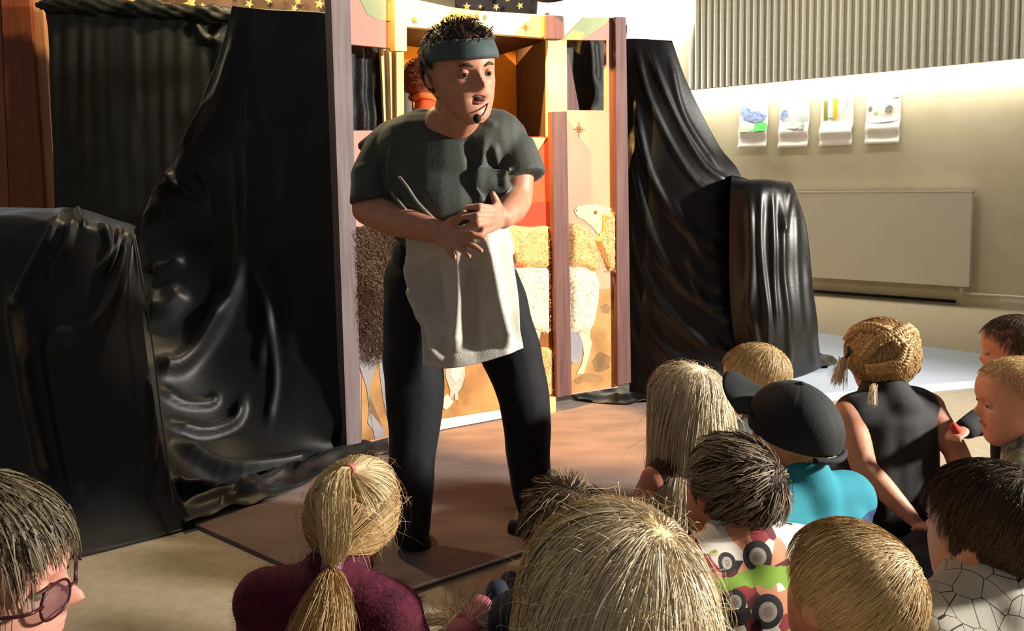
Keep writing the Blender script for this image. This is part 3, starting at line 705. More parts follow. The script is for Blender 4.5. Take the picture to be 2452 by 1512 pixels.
def wool(name, wing, pts, base, N, m, parent, seed, ln=.008):
    gg = np.random.default_rng(seed); uz = np.array([wing.uz(*q, base) for q in pts]); lo, hi = uz.min(0), uz.max(0); out = []
    while len(out) < N:
        q = gg.uniform(lo, hi)
        if inside(q, uz): out.append(q)
    q = np.array(out); s = np.linspace(0, 1, 7); ph = gg.uniform(0, 6.3, (N, 1)); am = gg.uniform(.0008, .002, (N, 1))
    U = q[:, :1] + am * np.sin(ph + 6 * s) + gg.normal(size=(N, 1)) * ln * .5 * s; Z_ = q[:, 1:] - ln * .7 * s + am * np.cos(ph + 6 * s) * .5; D_ = base + .004 * np.sin(math.pi * s * .85)
    strands(name, wing.o + wing.e * U[..., None] + wing.n * D_[..., None] + Zv * Z_[..., None], .0010, .0006, m, parent)
for nm_, W_, pts_, base_, bul_, m_, par_, sd_ in WOOLS:
    if nm_ == 'sheep_fleece': wool('fleece_curls', W_, pts_, base_ + bul_ * .9, 650, m_, par_, sd_ + 50)
# curly brown donkey coat on the left wing
g = np.random.default_rng(5); roots = []
dk = [(847, 540), (905, 540), (968, 545), (966, 700), (958, 830), (905, 862), (880, 862), (862, 838)]
dko = fleece('donkey_coat', LW, dk, .0185, .012, mat('donkey_hide', '#4f3a2b', '#3a2a1f', 30, .95), p, 9)
uz = np.array([LW.uz(*q, .03) for q in dk])
lo, hi = uz.min(0), uz.max(0); pts = []
while len(pts) < 2600:
    q = g.uniform(lo, hi)
    if inside(q, uz): pts.append(q)
pts = np.array(pts); K = 12; s = np.linspace(0, 1, K); ph = g.uniform(0, 6.3, (len(pts), 1)); am = g.uniform(.003, .007, (len(pts), 1)); fr_ = g.uniform(6, 12, (len(pts), 1))
U = pts[:, :1] + am * np.sin(ph + fr_ * s) + g.normal(size=(len(pts), 1)) * .008 * s; Zz = pts[:, 1:] - .035 * s * g.uniform(.5, 1.2, (len(pts), 1)); Dd = .026 + .012 * np.sin(math.pi * s * .8) + am * np.cos(ph + fr_ * s)
pa = LW.o + LW.e * U[..., None] + LW.n * Dd[..., None] + Zv * Zz[..., None]
strands('donkey_curls', pa, .0011, .0006, mat('donkey_curl', '#6b4f3c', '#8f7560', 30, .7, island=.8), p)

# inside of the stage: back board, side board, top board, sill shelf, black hangings
bk = np.array([-CW.n[0], -CW.n[1], 0])
def inner(name, u0, u1, z0_, z1_, d0, d1, m): return CW.prism(name, [(u0, z0_), (u1, z0_), (u1, z1_), (u0, z1_)], d0, d1, m, stage, px=False)
ub, zb1 = CW.uz(1232, 120, -.42); ub0, _ = CW.uz(960, 120, -.42)
inner('back_board', ub0, ub + .02, .9, zb1 + .02, -.44, -.42, m_or)
inner('ceiling_board', -.05, CW.L, CW.uz(1000, 70, 0)[1] + .015, CW.uz(1000, 70, 0)[1] + .03, -.44, -.0, m_in)
inner('sill_shelf', -.02, CW.L - .02, .97, .985, -.44, -.0, m_in)
v0 = [CW.w(CW.L - .03, z, -.002) for z in (.9, 1.66)] + [CW.w(ub + .01, z, -.43) for z in (1.66, .9)]
v1 = [q + CW.e * .015 for q in v0]
child_of(mesh_obj('side_board', v0 + v1, [(0, 1, 2, 3), (7, 6, 5, 4), (0, 4, 5, 1), (1, 5, 6, 2), (2, 6, 7, 3), (3, 7, 4, 0)], m_in, smooth=False), stage)
point('inner_lamp', CW.w(.30, 1.50, -.12), 3.2, (1.0, 0.6, 0.2), .02)
m_blackcloth = mat('black_velour', '#0b0b0a', '#141412', 30, .55, .5, 160, spec=.35, sheen=.25, sheen_tint='#7f8890')
def wing_sheet(name, W_, pxs, py0, py1, d, folds, label):
    rows = []
    for py in (py0, (py0 + py1) / 2, py1):
        r = []
        for px in pxs:
            q = W_.w(*W_.uz(px, py, d), d); r.append((px, py, q[1]))
        rows.append(r)
    return tag(sheet(name, rows, 60, 40, folds, m_blackcloth, None, wr=.004, wf=30, seed=3), label, 'cloth')
wing_sheet('inner_curtain', LW, (780, 850, 915, 935), 80, 345, -.10, [([(862, 100), (866, 340)], 9, .02), ([(888, 100), (892, 340)], 8, .02), ([(910, 100), (914, 340)], 7, .02)], 'black curtain hanging behind the left window opening of the stage')
wing_sheet('inner_curtain', RW, (1330, 1385, 1430, 1500), 60, 300, -.12, [([(1395, 90), (1385, 140)], 7, .015), ([(1425, 95), (1432, 200)], 6, .012), ([(1405, 100), (1420, 260)], 8, .014)], 'black curtain hanging behind the right window opening of the stage')
RW.prism('slanted_board', [(1354, 130), (1362, 130), (1388, 266), (1352, 266)], -.07, -.055, m_mauve, stage)

# puppet with curly hair leaning behind the opening
pc = CW.w(*CW.uz(1003, 190, -.16), -.16); S_ = pc[1] / F
pup = empty('hand_puppet', pc - Zv * (pc[2] - .985), 'curly brown haired puppet in orange collar and grey shawl behind the actor', 'puppet')
mskin = mat('puppet_felt', '#8a4a2c', None, rough=.9)
child_of(mesh_obj('puppet_head', *ellipsoid_vf(pc + np.array([.01, 0, .0]), (45 * S_, 42 * S_, 44 * S_)), mskin), pup)
n_ = nrm(g.normal(size=(700, 3))); n_ = n_[n_[:, 2] > -.5]; s = np.linspace(0, 1, 9)
ph = g.uniform(0, 6.3, (len(n_), 1)); tx = nrm(np.cross(n_, [0.3, .2, .9])); ty = np.cross(n_, tx)
hp = pc + np.array([.01, 0, 0]) + n_[:, None] * (42 * S_ + .016 * s[None, :, None]) + (tx[:, None] * np.cos(ph + 7 * s)[..., None] + ty[:, None] * np.sin(ph + 7 * s)[..., None]) * .006
strands('puppet_hair', hp, .0016, .0012, mat('puppet_wool', '#5e2f18', '#7d4423', 20, .8, island=.7), pup)
child_of(mesh_obj('puppet_body', *capsule_vf(pc - Zv * (40 * S_) + np.array([.02, 0, 0]), np.array([pc[0] + .02, pc[1], 1.03]), .035, .075, n=20), mat('orange_felt', '#d9622a', '#c9501f', 20, .9)), pup)
child_of(mesh_obj('puppet_shawl', *capsule_vf(pc + np.array([-30 * S_, -.01, -22 * S_]), np.array([pc[0] - .05, pc[1] - .01, 1.02]), .022, .05, n=18), mat('grey_felt', '#6b6660', None, rough=.95)), pup)
child_of(mesh_obj('puppet_collar', *torus_vf(pc + np.array([.02, -.005, -.075]), (0, .2, 1), .036, .014), mat('orange_collar', '#e8793a', None, rough=.9)), pup)
# ================================================================== black cloths
m_rear = mat('green_black_satin', '#0a0c07', '#0f120a', 12, .58, .15, 110, spec=.35, sheen=.15, sheen_tint='#6f7a58')
m_velvet = mat('crushed_black_velvet', '#070808', '#0d0e0f', 26, .5, .1, 230, spec=.4, sheen=.18, sheen_tint='#9fb0c0')
m_satin = mat('black_satin', '#080808', '#0b0b0b', 20, .42, .1, 90, spec=.42)

# rear curtain on its rod, far left
rc = empty('rear_curtain', Pz(330, 1020, 0), 'dark green-black satin curtain hanging from a rod at the back left', 'curtain')
vf = [([(x0, 40), (x0 + d, 300 + 60 * (k % 3))], 10 + 3 * (k % 2), .006) for k, (x0, d) in enumerate([(128, 4), (160, 4), (205, -4), (228, 4), (262, 6), (310, 4), (322, 10), (352, 3), (390, 10), (430, 5), (480, 20), (520, 40)])] + [([(470, 50), (500, 95), (545, 100)], 9, .025), ([(545, 55), (520, 110)], 12, .025)]
sheet('curtain_cloth', [[(106, 18, 3.58), (250, 22, 3.56), (420, 30, 3.54), (580, 44, 3.52)], [(118, 120, 3.57), (250, 130, 3.55), (420, 130, 3.53), (620, 140, 3.52)], [(132, 480, 3.57), (260, 480, 3.55), (430, 480, 3.53), (640, 480, 3.52)], [(140, 900, 3.57), (270, 900, 3.55), (440, 900, 3.53), (640, 880, 3.52)]], 130, 90, vf, m_rear, rc, wr=.004, wf=14, seed=2,
      extra=lambda px, py, w_: .002 * np.sin(px * .16 + .6 * np.sin(px * .031)) * np.clip(1.2 - py / 900, .1, 1))
child_of(mesh_obj('curtain_rod', *tube_vf(spline([P(88, 12, 3.57), P(250, 14, 3.55), P(420, 24, 3.53), P(600, 40, 3.51)], 20), .012), m_blk), rc)
hv, hf = tube_vf(spline([P(104, 12, 3.57), P(250, 16, 3.55), P(420, 27, 3.53), P(600, 42, 3.51)], 160), .030, 24)
hc_ = spline([P(104, 12, 3.57), P(250, 16, 3.55), P(420, 27, 3.53), P(600, 42, 3.51)], 160).repeat(24, 0); ang = np.tile(np.arange(24) * 2 * math.pi / 24, 160); xx = hc_[:, 0]
hv = hc_ + (hv - hc_) * (1 + .22 * np.sin(3 * ang + xx * 38) + .12 * np.sin(5 * ang - xx * 61 + 1))[:, None] * (1 + .15 * np.sin(xx * 23))[:, None]
child_of(mesh_obj('gathered_heading', hv, hf, m_rear), rc)

# tall drape over the stage's left shoulder, sweeping down to the floor in swags
F1 = [([(575, 30), (545, 200), (480, 320), (430, 420), (360, 520)], 16, .035), ([(590, 150), (600, 400), (585, 640), (540, 760)], 12, .016), ([(560, 340), (575, 620), (540, 740), (470, 830)], 9, .014),
      ([(365, 650), (410, 635), (440, 615)], 12, .03), ([(352, 735), (400, 735), (445, 690)], 24, .04), ([(368, 880), (430, 870), (500, 800), (555, 700)], 20, .045), ([(375, 930), (440, 965), (500, 965), (525, 945)], 10, .02),
      ([(400, 1010), (480, 1035), (560, 1010), (585, 950)], 12, .03), ([(405, 1050), (480, 1110), (560, 1135), (680, 1120), (760, 1095)], 16, .05), ([(412, 1150), (440, 1180), (520, 1190), (600, 1170)], 14, .04), ([(420, 1170), (520, 1195), (640, 1180), (760, 1110)], 8, .02),
      ([(405, 400), (430, 440), (475, 485)], 8, .03), ([(365, 470), (410, 450), (450, 460)], 9, .024), ([(430, 360), (470, 330), (520, 220)], 10, .025), ([(470, 400), (500, 440), (520, 520)], 9, .02), ([(345, 530), (380, 500), (420, 520)], 8, .02), ([(600, 620), (640, 740), (620, 900)], 14, .014), ([(640, 700), (660, 900), (640, 1020)], 10, .012), ([(690, 300), (700, 900)], 30, .01)]
dr = sheet('tall_drape', [[(556, 14, 3.02), (660, 24, 2.95), (750, 28, 2.88), (792, 32, 2.84)],
                          [(530, 110, 3.05), (640, 120, 2.96), (750, 130, 2.88), (797, 130, 2.84)],
                          [(450, 330, 3.05), (600, 340, 2.95), (740, 350, 2.87), (806, 350, 2.83)],
                          [(345, 520, 3.0), (560, 560, 2.90), (730, 580, 2.84), (814, 580, 2.80)],
                          [(330, 760, 2.78), (520, 800, 2.82), (720, 830, 2.80), (824, 830, 2.78)],
                          [(352, 1010, 2.50), (520, 1010, 2.68), (720, 1010, 2.74), (832, 1010, 2.76)],
                          [(380, 1150, 2.36), (530, 1140, 2.50), (720, 1090, 2.68), (840, 1060, 2.80)],
                          [(395, 1262, 2.24), (540, 1222, 2.36), (700, 1165, 2.55), (850, 1095, 2.76)]], 170, 190, F1, m_velvet, None, wr=.004, wf=16, seed=6)
tag(dr, 'tall black crushed velvet drape sweeping in swags left of the stage', 'drape')
# the hem that lies gathered on the mat
hm = sheet('drape_hem', [[(420, 1240), (560, 1180), (660, 1145), (780, 1095), (925, 1050)], [(430, 1258), (570, 1205), (670, 1172), (790, 1120), (930, 1075)], [(445, 1272), (570, 1228), (675, 1195), (790, 1140), (935, 1095)]], 120, 24, [([(420, 1235), (600, 1180), (760, 1110)], 6, .03), ([(520, 1230), (570, 1205), (640, 1190)], 6, .025), ([(560, 1205), (700, 1150)], 5, .03), ([(700, 1150), (900, 1072)], 7, .03)], m_velvet, None, wr=.008, wf=30, seed=8, extra=lambda px, py, w_: np.full_like(px, .018))
tag(hm, 'crumpled black velvet hem lying on the mat at the foot of the tall drape', 'cloth')

# low table hidden under its own black cloth, front left
F2 = [([(150, 505), (110, 600), (60, 700), (45, 760)], 11, .028), ([(178, 520), (160, 600), (120, 680)], 10, .022), ([(240, 530), (262, 575), (255, 630), (225, 665)], 9, .02), ([(290, 545), (270, 610), (235, 660)], 9, .022), ([(308, 545), (285, 660), (255, 740), (215, 805)], 13, .03),
      ([(35, 700), (60, 850), (95, 1040), (130, 1200)], 18, .05), ([(320, 560), (350, 720), (385, 950), (420, 1240)], 6, .012), ([(355, 900), (372, 1000), (362, 1140)], 9, .02), ([(120, 780), (150, 1000), (190, 1200)], 14, .02), ([(180, 500), (195, 530), (205, 545)], 7, .025), ([(150, 780), (160, 860)], 20, .02)]
tc_ = sheet('table_cloth', [[(-60, 503, 2.95), (90, 497, 2.95), (200, 505, 2.9), (325, 545, 2.85)],
                            [(-60, 512, 2.62), (80, 512, 2.60), (200, 530, 2.56), (322, 560, 2.58)],
                            [(-60, 560, 2.52), (80, 570, 2.50), (200, 600, 2.47), (330, 640, 2.52)],
                            [(-60, 850, 2.36), (90, 860, 2.34), (220, 880, 2.30), (358, 900, 2.36)],
                            [(-60, 1180, 2.20), (110, 1180, 2.17), (250, 1150, 2.18), (400, 1120, 2.24)],
                            [(-60, 1392, 1.92), (150, 1352, 1.98), (330, 1300, 2.08), (470, 1268, 2.18)]], 130, 180, F2, m_velvet, None, wr=.004, wf=14, seed=12)
tag(tc_, 'black velvet cloth draped over a low table at the front left', 'cloth')
child_of(mesh_obj('cloth_seam', *tube_vf(spline([P(322, 560, 2.545), P(345, 690, 2.45), P(368, 850, 2.35), P(385, 990, 2.28), P(420, 1245, 2.145)], 30), .0022), mat('seam_thread', '#3a3a34', None, rough=.7)), tc_)

# satin cloth to the right of the stage: over the wing, down to a box, and to the floor
F3 = [([(1520, 100), (1560, 250), (1660, 430), (1755, 480)], 8, 0.0110), ([(1550, 105), (1600, 240), (1680, 390), (1760, 445)], 8, 0.0099), ([(1515, 220), (1560, 420), (1650, 560), (1755, 610)], 9, 0.0165), ([(1600, 470), (1680, 570), (1752, 560)], 9, 0.0154), ([(1510, 330), (1560, 560), (1650, 700), (1760, 745)], 10, 0.0165), ([(1650, 560), (1700, 625), (1755, 640)], 8, 0.0165),
      ([(1510, 480), (1560, 680), (1680, 820), (1770, 850)], 10, 0.0165), ([(1512, 640), (1570, 800), (1660, 890), (1740, 910)], 10, 0.0143), ([(1640, 610), (1690, 680), (1750, 690)], 8, 0.0138), ([(1700, 800), (1740, 845), (1775, 835)], 8, 0.0110), ([(1650, 660), (1700, 740), (1770, 775)], 7, 0.0121), ([(1600, 130), (1640, 280), (1730, 420)], 8, 0.0088), ([(1515, 760), (1560, 880), (1620, 930)], 10, 0.0110)]
sc_ = sheet('wing_drape', [[(1494, 94, 3.66), (1530, 94, 3.64), (1575, 96, 3.62), (1609, 98, 3.62)],
                           [(1497, 200, 3.64), (1545, 200, 3.60), (1600, 205, 3.58), (1648, 205, 3.60)],
                           [(1500, 350, 3.62), (1570, 360, 3.56), (1650, 350, 3.54), (1722, 350, 3.58)],
                           [(1502, 500, 3.60), (1590, 500, 3.52), (1690, 480, 3.48), (1780, 445, 3.52)],
                           [(1504, 700, 3.58), (1600, 720, 3.46), (1700, 720, 3.40), (1790, 690, 3.42)],
                           [(1506, 860, 3.56), (1600, 880, 3.42), (1700, 890, 3.34), (1800, 880, 3.34)],
                           [(1508, 945, 3.52), (1600, 960, 3.40), (1700, 960, 3.36), (1800, 945, 3.36)]], 150, 150, F3, m_satin, None, wr=.003, wf=14, seed=31)
tag(sc_, 'black satin cloth falling in diagonal folds from the right side of the stage', 'drape')
F4 = [([(1822, 445), (1820, 600), (1838, 760), (1835, 880)], 8, 0.0132), ([(1850, 450), (1850, 620), (1860, 800)], 7, 0.0120), ([(1872, 445), (1872, 620), (1888, 780), (1890, 890)], 7, 0.0132), ([(1892, 440), (1880, 520), (1870, 560)], 8, 0.0120), ([(1900, 470), (1905, 640), (1920, 820)], 9, 0.0120), ([(1795, 470), (1800, 640), (1790, 760)], 10, 0.0120), ([(1800, 760), (1820, 850), (1850, 900)], 9, 0.0120), ([(1930, 620), (1940, 800), (1950, 890)], 9, 0.0090)]
bx_ = sheet('box_drape', [[(1752, 424, 3.62), (1800, 432, 3.60), (1850, 434, 3.60), (1890, 436, 3.62)],
                          [(1750, 432, 3.40), (1800, 440, 3.36), (1850, 440, 3.36), (1900, 448, 3.42)],
                          [(1748, 520, 3.36), (1800, 520, 3.31), (1860, 520, 3.31), (1924, 520, 3.40)],
                          [(1746, 640, 3.34), (1800, 640, 3.28), (1870, 640, 3.28), (1938, 600, 3.38)],
                          [(1756, 800, 3.34), (1810, 800, 3.26), (1885, 800, 3.26), (1955, 780, 3.38)],
                          [(1790, 925, 3.36), (1830, 915, 3.34), (1900, 906, 3.42), (1966, 880, 3.52)]], 110, 130, F4, m_satin, None, wr=.003, wf=18, seed=33)
tag(bx_, 'black satin cloth hanging in vertical pleats over a box right of the stage', 'drape')
hm2 = sheet('floor_hem', [[(1880, 880), (1920, 872), (1965, 868), (2004, 885)], [(1885, 895), (1930, 888), (1975, 884), (2004, 892)], [(1890, 912), (1930, 908), (1975, 902), (1998, 900)]], 50, 20, [([(1895, 896), (1995, 888)], 5, .03)], m_satin, None, wr=.01, wf=35, seed=9, extra=lambda px, py, w_: np.full_like(px, .05))
tag(hm2, 'bunched end of black satin lying on the pale blue mat', 'cloth')
hm3 = sheet('floor_cloth', [[(1368, 945), (1440, 935), (1510, 925), (1570, 930)], [(1372, 955), (1440, 952), (1510, 945), (1575, 945)], [(1385, 966), (1440, 972), (1510, 975), (1580, 965)]], 60, 22, [([(1375, 955), (1480, 960), (1570, 950)], 7, .02), ([(1420, 945), (1540, 938)], 6, .02)], m_satin, None, wr=.006, wf=35, seed=10, extra=lambda px, py, w_: np.full_like(px, .014))
tag(hm3, 'black satin cloth spread on the floor under the right wing of the stage', 'cloth')
# ================================================================== people
m_skin = mat('skin_fair', '#c98f74', '#c08368', 30, .5, .05, 200, spec=.4)
m_skin2 = mat('skin_rosy', '#c4866c', '#bb7a60', 30, .5, .05, 200, spec=.4)
m_eye = mat('shaded_eye_white', '#9a8d80', None, rough=.2); m_iris = mat('dark_iris', '#2a1c14', None, rough=.15); m_lip = mat('lip', '#a35a50', None, rough=.5)  # eye whites coloured darker to hold the shade over them
m_mouth = mat('mouth_inside', '#3a1412', None, rough=.6); m_teeth = mat('teeth', '#d9cfbd', None, rough=.35); m_brow = mat('brow_hair', '#4a3526', None, rough=.7)
X = lambda *a: np.array(a, float)

def eyes(hd, parent, brow=None, lid=True):
    h = hd.h; k = 1.12 if hd.kid else 1
    for s in (-1, 1):
        c = hd.l(s * .135 * k, .322, -.002); r = .047 * h
        e = mesh_obj('eye', *ellipsoid_vf(c, (r, r, r)), m_eye); child_of(e, parent)
        child_of(mesh_obj('eyelid', *ellipsoid_vf(c + hd.u * r * .50 + hd.f * r * .14, (r * 1.14, r * 1.08, r * .74)), parent.data.materials[0]), e)
        child_of(mesh_obj('iris', *ellipsoid_vf(c + hd.f * r * .72, (r * .56, r * .56, r * .56)), m_iris), e)
        if brow is not None:
            child_of(mesh_obj('eyebrow', *tube_vf(spline([hd.l(s * .06, .405, .075), hd.l(s * .13, .395, .098), hd.l(s * .20, .35, .078)], 8), np.array([.010, .014, .016, .016, .014, .012, .009, .004]) * h), brow), parent)

def hand(B, wrist, knuckles, mids, tips, r=(.0098, .0086, .0068), thumb=None):
    ks = np.mean(knuckles, 0)
    for k, m_, t in zip(knuckles, mids, tips):
        B.cap(wrist + (k - ks) * .45, k, .013, .0105); B.cap(k, m_, r[0], r[1]); B.cap(m_, t, r[1], r[2])
    if thumb is not None:
        a, b, c = thumb; B.cap(wrist, a, .014, .013); B.cap(a, b, .0125, .010); B.cap(b, c, .010, .0078)

# ------------------------------------------------------------------ the performer
AH = Head(P(1102, 168, 1.99), .240, 180 - 30, -9, 0, kid=False)
# lean the head a little towards the picture's left at the crown
AH = Head(P(1104, 174, 1.99), .240, 150, -9, 7, kid=False)
B = Body()
B.add(*AH.geo(mouth=.10, nose=1.1))
nk = P(1082, 318, 2.12)
B.cap(AH.l(0, -.10, -.30), nk, .056, .062)
B.cap(AH.l(0, .05, -.38), P(1088, 318, 2.07), .045, .052)
B.ell(P(1086, 312, 2.09), (.088, .06, .055))
sl, sr = P(938, 338, 2.16), P(1206, 322, 2.12)
B.cap(nk, sl, .05, .05); B.cap(nk, sr, .05, .048)
B.ell(P(1075, 420, 2.16), (.15, .10, .17)); B.ell(P(1072, 560, 2.17), (.14, .095, .15)); B.ell(P(1082, 660, 2.2), (.155, .11, .11))
el, wl_ = P(882, 500, 2.10), P(1050, 556, 1.90)
B.chain([sl, P(892, 430, 2.13), el], [.055, .048, .043]); B.chain([el, P(935, 525, 2.03), wl_], [.044, .043, .029])
er, wr_ = P(1236, 478, 2.06), P(1203, 521, 1.92)
B.chain([sr, P(1240, 410, 2.08), er], [.046, .044, .042]); B.chain([er, P(1226, 500, 1.98), wr_], [.042, .038, .029])
hand(B, wl_, [P(1104, 556, 1.835), P(1102, 570, 1.83), P(1088, 580, 1.835), P(1070, 588, 1.845)],
     [P(1133, 562, 1.805), P(1127, 584, 1.805), P(1102, 596, 1.81), P(1076, 602, 1.825)],
     [P(1160, 572, 1.80), P(1152, 601, 1.795), P(1124, 613, 1.795), P(1088, 617, 1.815)], thumb=(P(1085, 530, 1.86), P(1100, 522, 1.86), P(1112, 508, 1.86)))
hand(B, wr_, [P(1178, 500, 1.85), P(1176, 516, 1.84), P(1174, 532, 1.84), P(1176, 547, 1.85)],
     [P(1148, 494, 1.81), P(1142, 516, 1.795), P(1144, 538, 1.79), P(1156, 556, 1.815)],
     [P(1118, 497, 1.83), P(1108, 520, 1.81), P(1112, 543, 1.80), P(1140, 562, 1.83)], thumb=(P(1192, 496, 1.885), P(1186, 478, 1.87), P(1180, 464, 1.865)))
hl, hr = P(1020, 690, 2.2), P(1150, 690, 2.2)
fl, fr2 = Pz(985, 1270, .06), Pz(1282, 1228, .06)
kl, kr = P(990, 960, 2.10), P(1250, 950, 2.12)
for h_, k_, a_ in ((hl, kl, fl), (hr, kr, fr2)): B.chain([h_, k_, a_], [.06, .045, .034])
actor = B.build('person', m_skin, voxel=.0043, smooth=4)
tag(actor, 'performer in grey tunic, white apron and headband leaning forward with clasped hands before the stage', 'person')
eyes(AH, actor, m_brow)
# open mouth, lips, teeth
child_of(mesh_obj('mouth', *ellipsoid_vf(AH.l(0, .345, -.245), np.array([.062, .05, .03]) * AH.h, AH.M), m_mouth), actor)
lo = [AH.l(.085 * math.cos(a), .405 - .055 * abs(math.cos(a)) ** 2 - (.0 if math.sin(a) > 0 else .008), -.245 + .042 * math.sin(a)) for a in np.linspace(0, 2 * math.pi, 20)]
child_of(mesh_obj('lips', *tube_vf(lo, .011 * AH.h, 6), m_lip), actor)
child_of(mesh_obj('teeth', *ellipsoid_vf(AH.l(0, .365, -.222), np.array([.045, .018, .012]) * AH.h, AH.M), m_teeth), actor)
# hair and knotted headband
m_ah = hairmat('brown_hair', '#33261c', '#4d3a2b')
hair_cap('hair', AH, m_ah, actor, .075, -.02)
strands('hair_strands', hair_march(AH, 2000, 8, .0062, 11, crown=(0, -.5, .86), swirl=.6, lift=.1, grav=.03, noise=.3, off=(.075, .16), clump=.55, nclump=90, fall=False, rise=.10, sel=lambda n: (n[:, 2] > .56) | (n[:, 1] < .02)), .0012, .0005, m_ah, actor)
m_band = mat('grey_teal_cloth', '#3e4b4c', '#475556', 30, .75, .2, 140, sheen=.15)
c_, r_ = skull(AH.h, False); bv, bf = [], []
n_ = 60; lv = [(.58 + .16 * k / 6) for k in range(7)]
for k in range(7):
    zc = -.05 + .44 * k / 6
    for i in range(n_):
        a = 2 * math.pi * i / n_; tilt = .16 * math.sin(a)
        zz = np.clip(zc + tilt * .55 + .05, -.5, .88); s = math.sqrt(max(0, 1 - zz * zz))
        ro = 1.115 + .012 * math.sin(3 * a + k) + .03 * math.sin(math.pi * k / 6)
        bv.append(AH.w(c_ + r_ * np.array([math.cos(a) * s, math.sin(a) * s, zz]) * ro))
bf = [(k * n_ + i, k * n_ + (i + 1) % n_, (k + 1) * n_ + (i + 1) % n_, (k + 1) * n_ + i) for k in range(6) for i in range(n_)]
hb = mesh_obj('headband', bv, bf, m_band); child_of(hb, actor); md = hb.modifiers.new('solid', 'SOLIDIFY'); md.thickness = .006
# curls standing up over the band at the temple
cu = []
for k in range(26):
    o0 = P(1150 + g.uniform(-18, 22), 92 + g.uniform(-22, 14), 1.93 + g.uniform(-.03, .03)); s = np.linspace(0, 1, 14); R0 = g.uniform(.006, .014); a0 = g.uniform(0, 6.3); ax1, ay1, _ = frame(nrm(g.normal(size=3)))
    cu.append(o0 + R0 * (np.cos(a0 + 5 * s)[:, None] * ax1 + np.sin(a0 + 5 * s)[:, None] * ay1) + s[:, None] * np.array([.012, -.004, .008]))
strands('hair_curls', np.array(cu), .0026, .0014, m_ah, actor)
# head microphone
m_mic = mat('black_foam', '#070707', None, rough=.8)
mic = mesh_obj('headset_microphone', *ellipsoid_vf(P(1142, 284, 1.865), (.0095, .0095, .0105)), m_mic); child_of(mic, actor)
child_of(mesh_obj('microphone_boom', *tube_vf(spline([P(1144, 283, 1.868), P(1158, 272, 1.90), P(1168, 245, 1.945), P(1172, 205, 1.985), P(1172, 188, 1.995)], 16), .0018), m_mic), mic)
child_of(mesh_obj('ear_hook', *capsule_vf(P(1173, 178, 1.99), P(1174, 197, 1.99), .005, .005), m_mic), mic)

# trousers
m_trou = mat('navy_trouser_cloth', '#0a0b0f', '#0d0f15', 25, .8, .15, 220, sheen=.22, sheen_tint='#5f82b8')
T = Body()
T.ell(P(1082, 620, 2.19), (.165, .12, .14)); T.cap(P(1030, 690, 2.2), P(1140, 690, 2.2), .105, .105)
T.chain([P(1000, 680, 2.19), P(988, 860, 2.12), kl + X(.004, 0, 0), kl * .5 + fl * .5, fl + Zv * .005], [.098, .082, .079, .068, .050])
T.chain([P(1160, 680, 2.19), P(1226, 850, 2.14), kr + X(.006, 0, 0), kr * .5 + fr2 * .5, fr2 + Zv * .01], [.098, .085, .070, .062, .050])
T.build('trousers', m_trou, voxel=.008, smooth=5, parent=actor, wr=.0035, wf=22, seed=2)
# shoes
m_shoe = mat('black_shoe', '#0b0a0a', None, rough=.5)
for nm, a_, t_ in (('shoe', Pz(983, 1262, .035), Pz(1003, 1298, .024)), ('shoe', Pz(1280, 1228, .035), Pz(1243, 1262, .024))):
    S = Body(); S.cap(a_, t_, .044, .032); S.cap(a_ + Zv * .03, a_ + Zv * .07, .042, .040); S.cap(a_ * X(1, 1, 0) + Zv * .016, t_ * X(1, 1, 0) + Zv * .016, .040, .034)
    S.build(nm, m_shoe, voxel=.005, smooth=4, parent=actor)
# tunic
m_tun = mat('grey_green_tunic', '#41453f', '#4b4f49', 18, .72, .2, 130, sheen=.2, sheen_tint='#93a9b5')
Tn = Body()
sl2, sr2 = P(946, 336, 2.15), P(1200, 318, 2.11)
Tn.cap(P(1010, 303, 2.15), sl2, .052, .060); Tn.cap(P(1140, 303, 2.12), sr2, .052, .058)
Tn.ell(P(1080, 345, 2.15), (.135, .085, .075))
Tn.ell(P(1075, 420, 2.12), (.182, .125, .165)); Tn.ell(P(1068, 485, 2.09), (.155, .125, .12)); Tn.ell(P(1074, 535, 2.15), (.162, .125, .095))
Tn.cap(P(990, 360, 2.13), P(1185, 340, 2.10), .10, .09)
Tn.cap(P(936, 345, 2.15), P(890, 425, 2.12), .060, .058); Tn.cap(P(893, 415, 2.12), P(884, 492, 2.08), .059, .052, flat=True)
Tn.cap(P(868, 350, 2.15), P(925, 330, 2.15), .012, .04)
Tn.cap(P(1202, 322, 2.11), P(1232, 375, 2.09), .060, .058); Tn.cap(P(1226, 345, 2.09), P(1252, 428, 2.06), .057, .062, flat=True); Tn.cap(P(1262, 372, 2.06), P(1288, 404, 2.05), .026, .010)
Tn.cap(P(1170, 440, 2.02), P(1210, 460, 2.02), .04, .03)
FT = [([(940, 345), (935, 420), (930, 470)], 7, .016), ([(1165, 320), (1150, 400), (1145, 450), (1158, 515)], 12, .016), ([(1180, 340), (1195, 400), (1215, 455)], 9, .014), ([(1120, 330), (1135, 420)], 12, -.010), ([(945, 430), (985, 500)], 8, .010), ([(1000, 460), (1030, 520)], 10, -.008), ([(1160, 290), (1190, 300)], 8, .006), ([(1205, 470), (1190, 500)], 8, .012), ([(1225, 400), (1200, 430)], 6, .010)]
def tun_wr(co):
    px, py = proj(co); return fold_field(px, py, FT) * (co[:, 1] < 2.13) + .003 * wob(co, 5, 22)
Tn.build('tunic', m_tun, voxel=.0055, smooth=8, parent=actor, wr=tun_wr)
